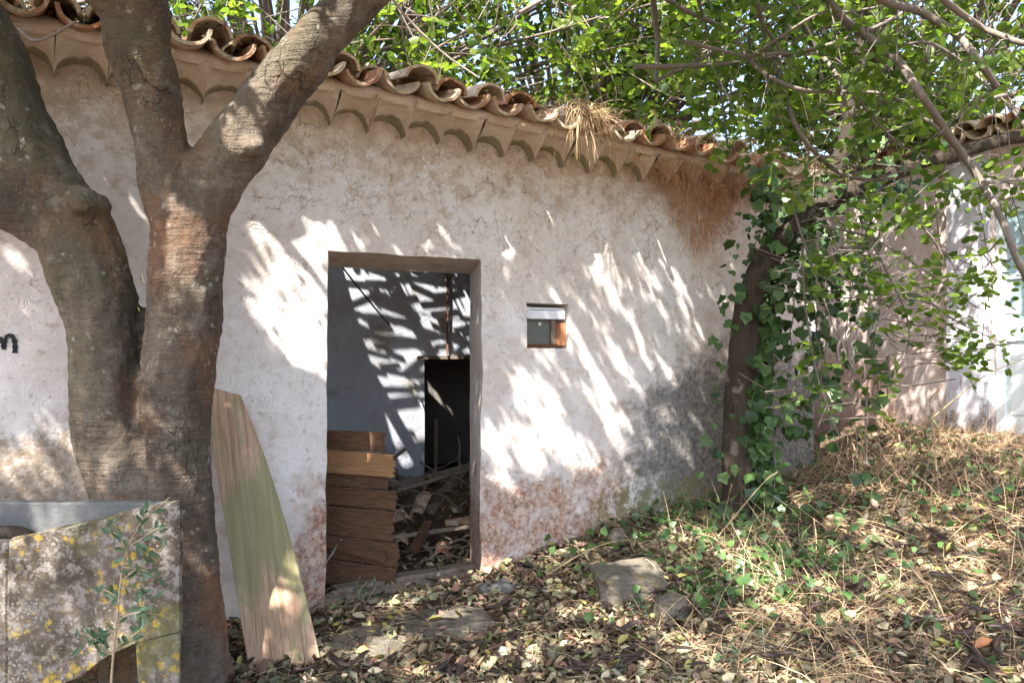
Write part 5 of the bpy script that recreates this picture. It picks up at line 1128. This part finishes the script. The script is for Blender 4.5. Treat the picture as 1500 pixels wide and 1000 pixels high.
# ================================================================== DRY CREEPER ON THE EAVES
n = 3000; px = rng.normal(1035, 48, n); px = np.clip(px, 930, 1140); t_ = rng.random(n) ** 1.6
py = 225 + (px - 960) * .28 + t_ * 120 * np.exp(-((px - 1020) / 50) ** 2) + rng.normal(0, 14, n)
P = np.array([onY(a, b_, -rng.uniform(.02, .26) * (1 - tt)) for a, b_, tt in zip(px, py, t_)]); d0 = rng.normal(size=(n, 3)) * [.5, .35, .4] + [0, -.1, -.7]
cr = thing('dry_creeper', onY(1040, 300, -.1), 'rust brown mat of dried creeper roots hanging from the eaves over the wall corner', 'dry plant')
o = blades('roots', P, d0, rng.uniform(.03, .18, n), rng.uniform(.0012, .003, n), rng.uniform(.2, 1.2, n), (0.34, 0.15, 0.07), (0.74, 0.46, 0.26), M['straw'], 4, cr, .30); o['kind'] = 'stuff'
n = 1700; xs_ = np.concatenate([rng.uniform(3.7, 5.7, n - 350), rng.normal(3.05, .15, 350)]); P = np.stack([xs_, rng.uniform(-.34, .1, n), eave_z(xs_) + rng.uniform(.27, .40, n)], 1); d0 = rng.normal(size=(n, 3)) * [.7, .5, .4] + [.1, -.5, .1]
o = blades('dry_grass', P, d0, rng.uniform(.08, .30, n), rng.uniform(.0014, .003, n), rng.uniform(1.0, 3.2, n), (0.22, 0.15, 0.09), (0.60, 0.45, 0.28), M['straw'], 5, cr, .12); o['kind'] = 'stuff'
tg = thing('dry_grass_tuft', (3.05, -.3, 3.1), 'tuft of dry straw drooping over the roof tiles above the little window', 'dry grass')
n = 260; P = np.stack([rng.normal(3.08, .07, n), rng.uniform(-.34, -.2, n), eave_z(3.05) + rng.uniform(.27, .36, n)], 1); d0 = rng.normal(size=(n, 3)) * [.5, .3, .3] + [.15, -.45, .1]
o = blades('stalks', P, d0, rng.uniform(.15, .5, n), rng.uniform(.0014, .003, n), rng.uniform(1.6, 3.4, n), (0.42, 0.28, 0.16), (0.66, 0.5, 0.3), M['straw'], 6, tg, .08); o['kind'] = 'stuff'
# debris on the roof edge
n = 900; xs_ = rng.uniform(-1, 5.7, n); P = np.stack([xs_, rng.uniform(-.32, .3, n), eave_z(xs_) + .31 + rng.uniform(0, .08, n)], 1)
tag(leaves('roof_leaves', LIT, rotmats(n, .5, (0, 0, 1)), P, rng.uniform(.03, .06, n), LC[rng.choice(len(LC), n, p=LW)] * .7, M['litter']), 'dry leaves caught between the roof tiles along the eaves', 'leaf litter', kind='stuff')

# ================================================================== PLANTS AT THE SINK AND DOOR
def seedling(name, root, tips, label, nleaf, ls, mat=M['leaf']):
    t = thing(name, root, label, 'plant'); acc = Acc(); ov = [m for m in ovm]
    k = 0
    for tip in tips:
        mid = (np.array(root) + tip) / 2 + rng.normal(size=3) * .02; q = crm([root, mid, tip], 6); V_, F_ = tube_np(q, np.linspace(.004, .0015, len(q)), 5 if False else 6); mesh_np('stem', V_, F_, M['cane'], t, smooth=True)
        for j in range(nleaf):
            p = q[int((.35 + .65 * (j / nleaf)) * (len(q) - 1))] + rng.normal(size=3) * .012; R_ = rotmats(1, .5, np.array([-.4, -.8, .4]))[0]
            leaf_inst(random.choice(darkm), R_ @ np.diag([.62, 1, 1]), p, ls * rng.uniform(.7, 1.2), t)
darkm = []
for k in range(4):
    o = leaves('leaf', OVAL, np.eye(3)[None], np.zeros((1, 3)), [1.0], green(1, (0.045, 0.085, 0.05), (0.07, 0.12, 0.06)), M['ivy']); darkm.append(o.data); bpy.data.objects.remove(o)
root = pt(160, 1120, 2.60); D1 = 2.62
sh = thing('wild_shoot', root, 'thin leafy green shoot growing up in front of the lichen covered sink', 'plant')
main = crm([root, pt(163, 1000, D1 - .08), pt(172, 900, D1 - .08), pt(182, 820, D1 - .06), pt(205, 770, D1 - .05), pt(248, 728, D1 - .05)], 8)
V_, F_ = tube_np(main, np.linspace(.005, .0015, len(main)), 6); mesh_np('stem', V_, F_, M['cane'], sh, smooth=True)
for (a0, b0, a1, b1) in ((178, 850, 240, 800), (180, 830, 232, 845), (174, 880, 140, 860), (172, 900, 232, 900), (186, 810, 158, 772), (190, 800, 235, 770), (166, 960, 118, 925), (170, 920, 122, 950), (168, 950, 215, 915), (200, 775, 212, 745), (176, 860, 222, 875)):
    q = crm([pt(a0, b0, D1 - .07), pt((a0 + a1) / 2 + 4, (b0 + b1) / 2 - 3, D1 - .08), pt(a1, b1, D1 - .07)], 5); V_, F_ = tube_np(q, np.linspace(.0025, .001, len(q)), 6); mesh_np('stem', V_, F_, M['cane'], sh, smooth=True)
    for j in range(9):
        p = q[int((.15 + .85 * j / 8) * (len(q) - 1))] + rng.normal(size=3) * .008; y_ = (q[-1] - q[0]); y_ = y_ / np.linalg.norm(y_) + rng.normal(size=3) * .9; z_ = np.array([-.4, -.8, .4]) + rng.normal(size=3) * .45; z_ /= np.linalg.norm(z_); y_ -= y_ @ z_ * z_; y_ /= np.linalg.norm(y_)
        R_ = np.stack([np.cross(y_, z_), y_, z_], 1); leaf_inst(random.choice(darkm), R_ @ np.diag([.52, 1, 1]), p, random.uniform(.026, .044), sh)
r_ = onY(535, 868, -.06); r_[2] = 0.0
seedling('seedling', r_, [onY(528, 842, -.05), onY(548, 843, -.05), onY(538, 850, -.07)], 'tiny green seedling at the doorway threshold', 6, .032)
for k, (px, py) in enumerate(((940, 900), (1070, 975), (1340, 930), (1540, 960))):
    r_ = onG(px, py); seedling('seedling', r_, [r_ + np.array([rng.normal() * .06, rng.normal() * .06, rng.uniform(.08, .16)]) for _ in range(4)], ('green sprout in the leaves just below the largest mossy stone', 'green sprout in the leaf litter at the bottom centre right', 'green sprout in the leaves near the right bottom corner', 'green sprout at the far right edge of the ground')[k], 3, .05)
# a tuft of leaves stuck on the fork of the trunk
for px, py, lab in ((213, 417, 'pale dry leaf caught in the fork between the two trunks'), (205, 457, 'small yellow leaf stuck in the groove below the trunk fork')):
    p = pt(px, py, TD - .17 if py < 440 else TD - .20); o = bpy.data.objects.new('caught_leaf', lm[1 if py > 440 else 2]); link(o); o.location = tuple(p); s_ = .06 if py < 440 else .03; o.scale = (s_,) * 3; o.rotation_euler = (1.0, .5, 1.2); tag(o, lab, 'leaf')
print('objects', len(bpy.data.objects), 'tris', sum(len(o.data.loops) - 2 * len(o.data.polygons) for o in bpy.data.objects if o.type == 'MESH'))
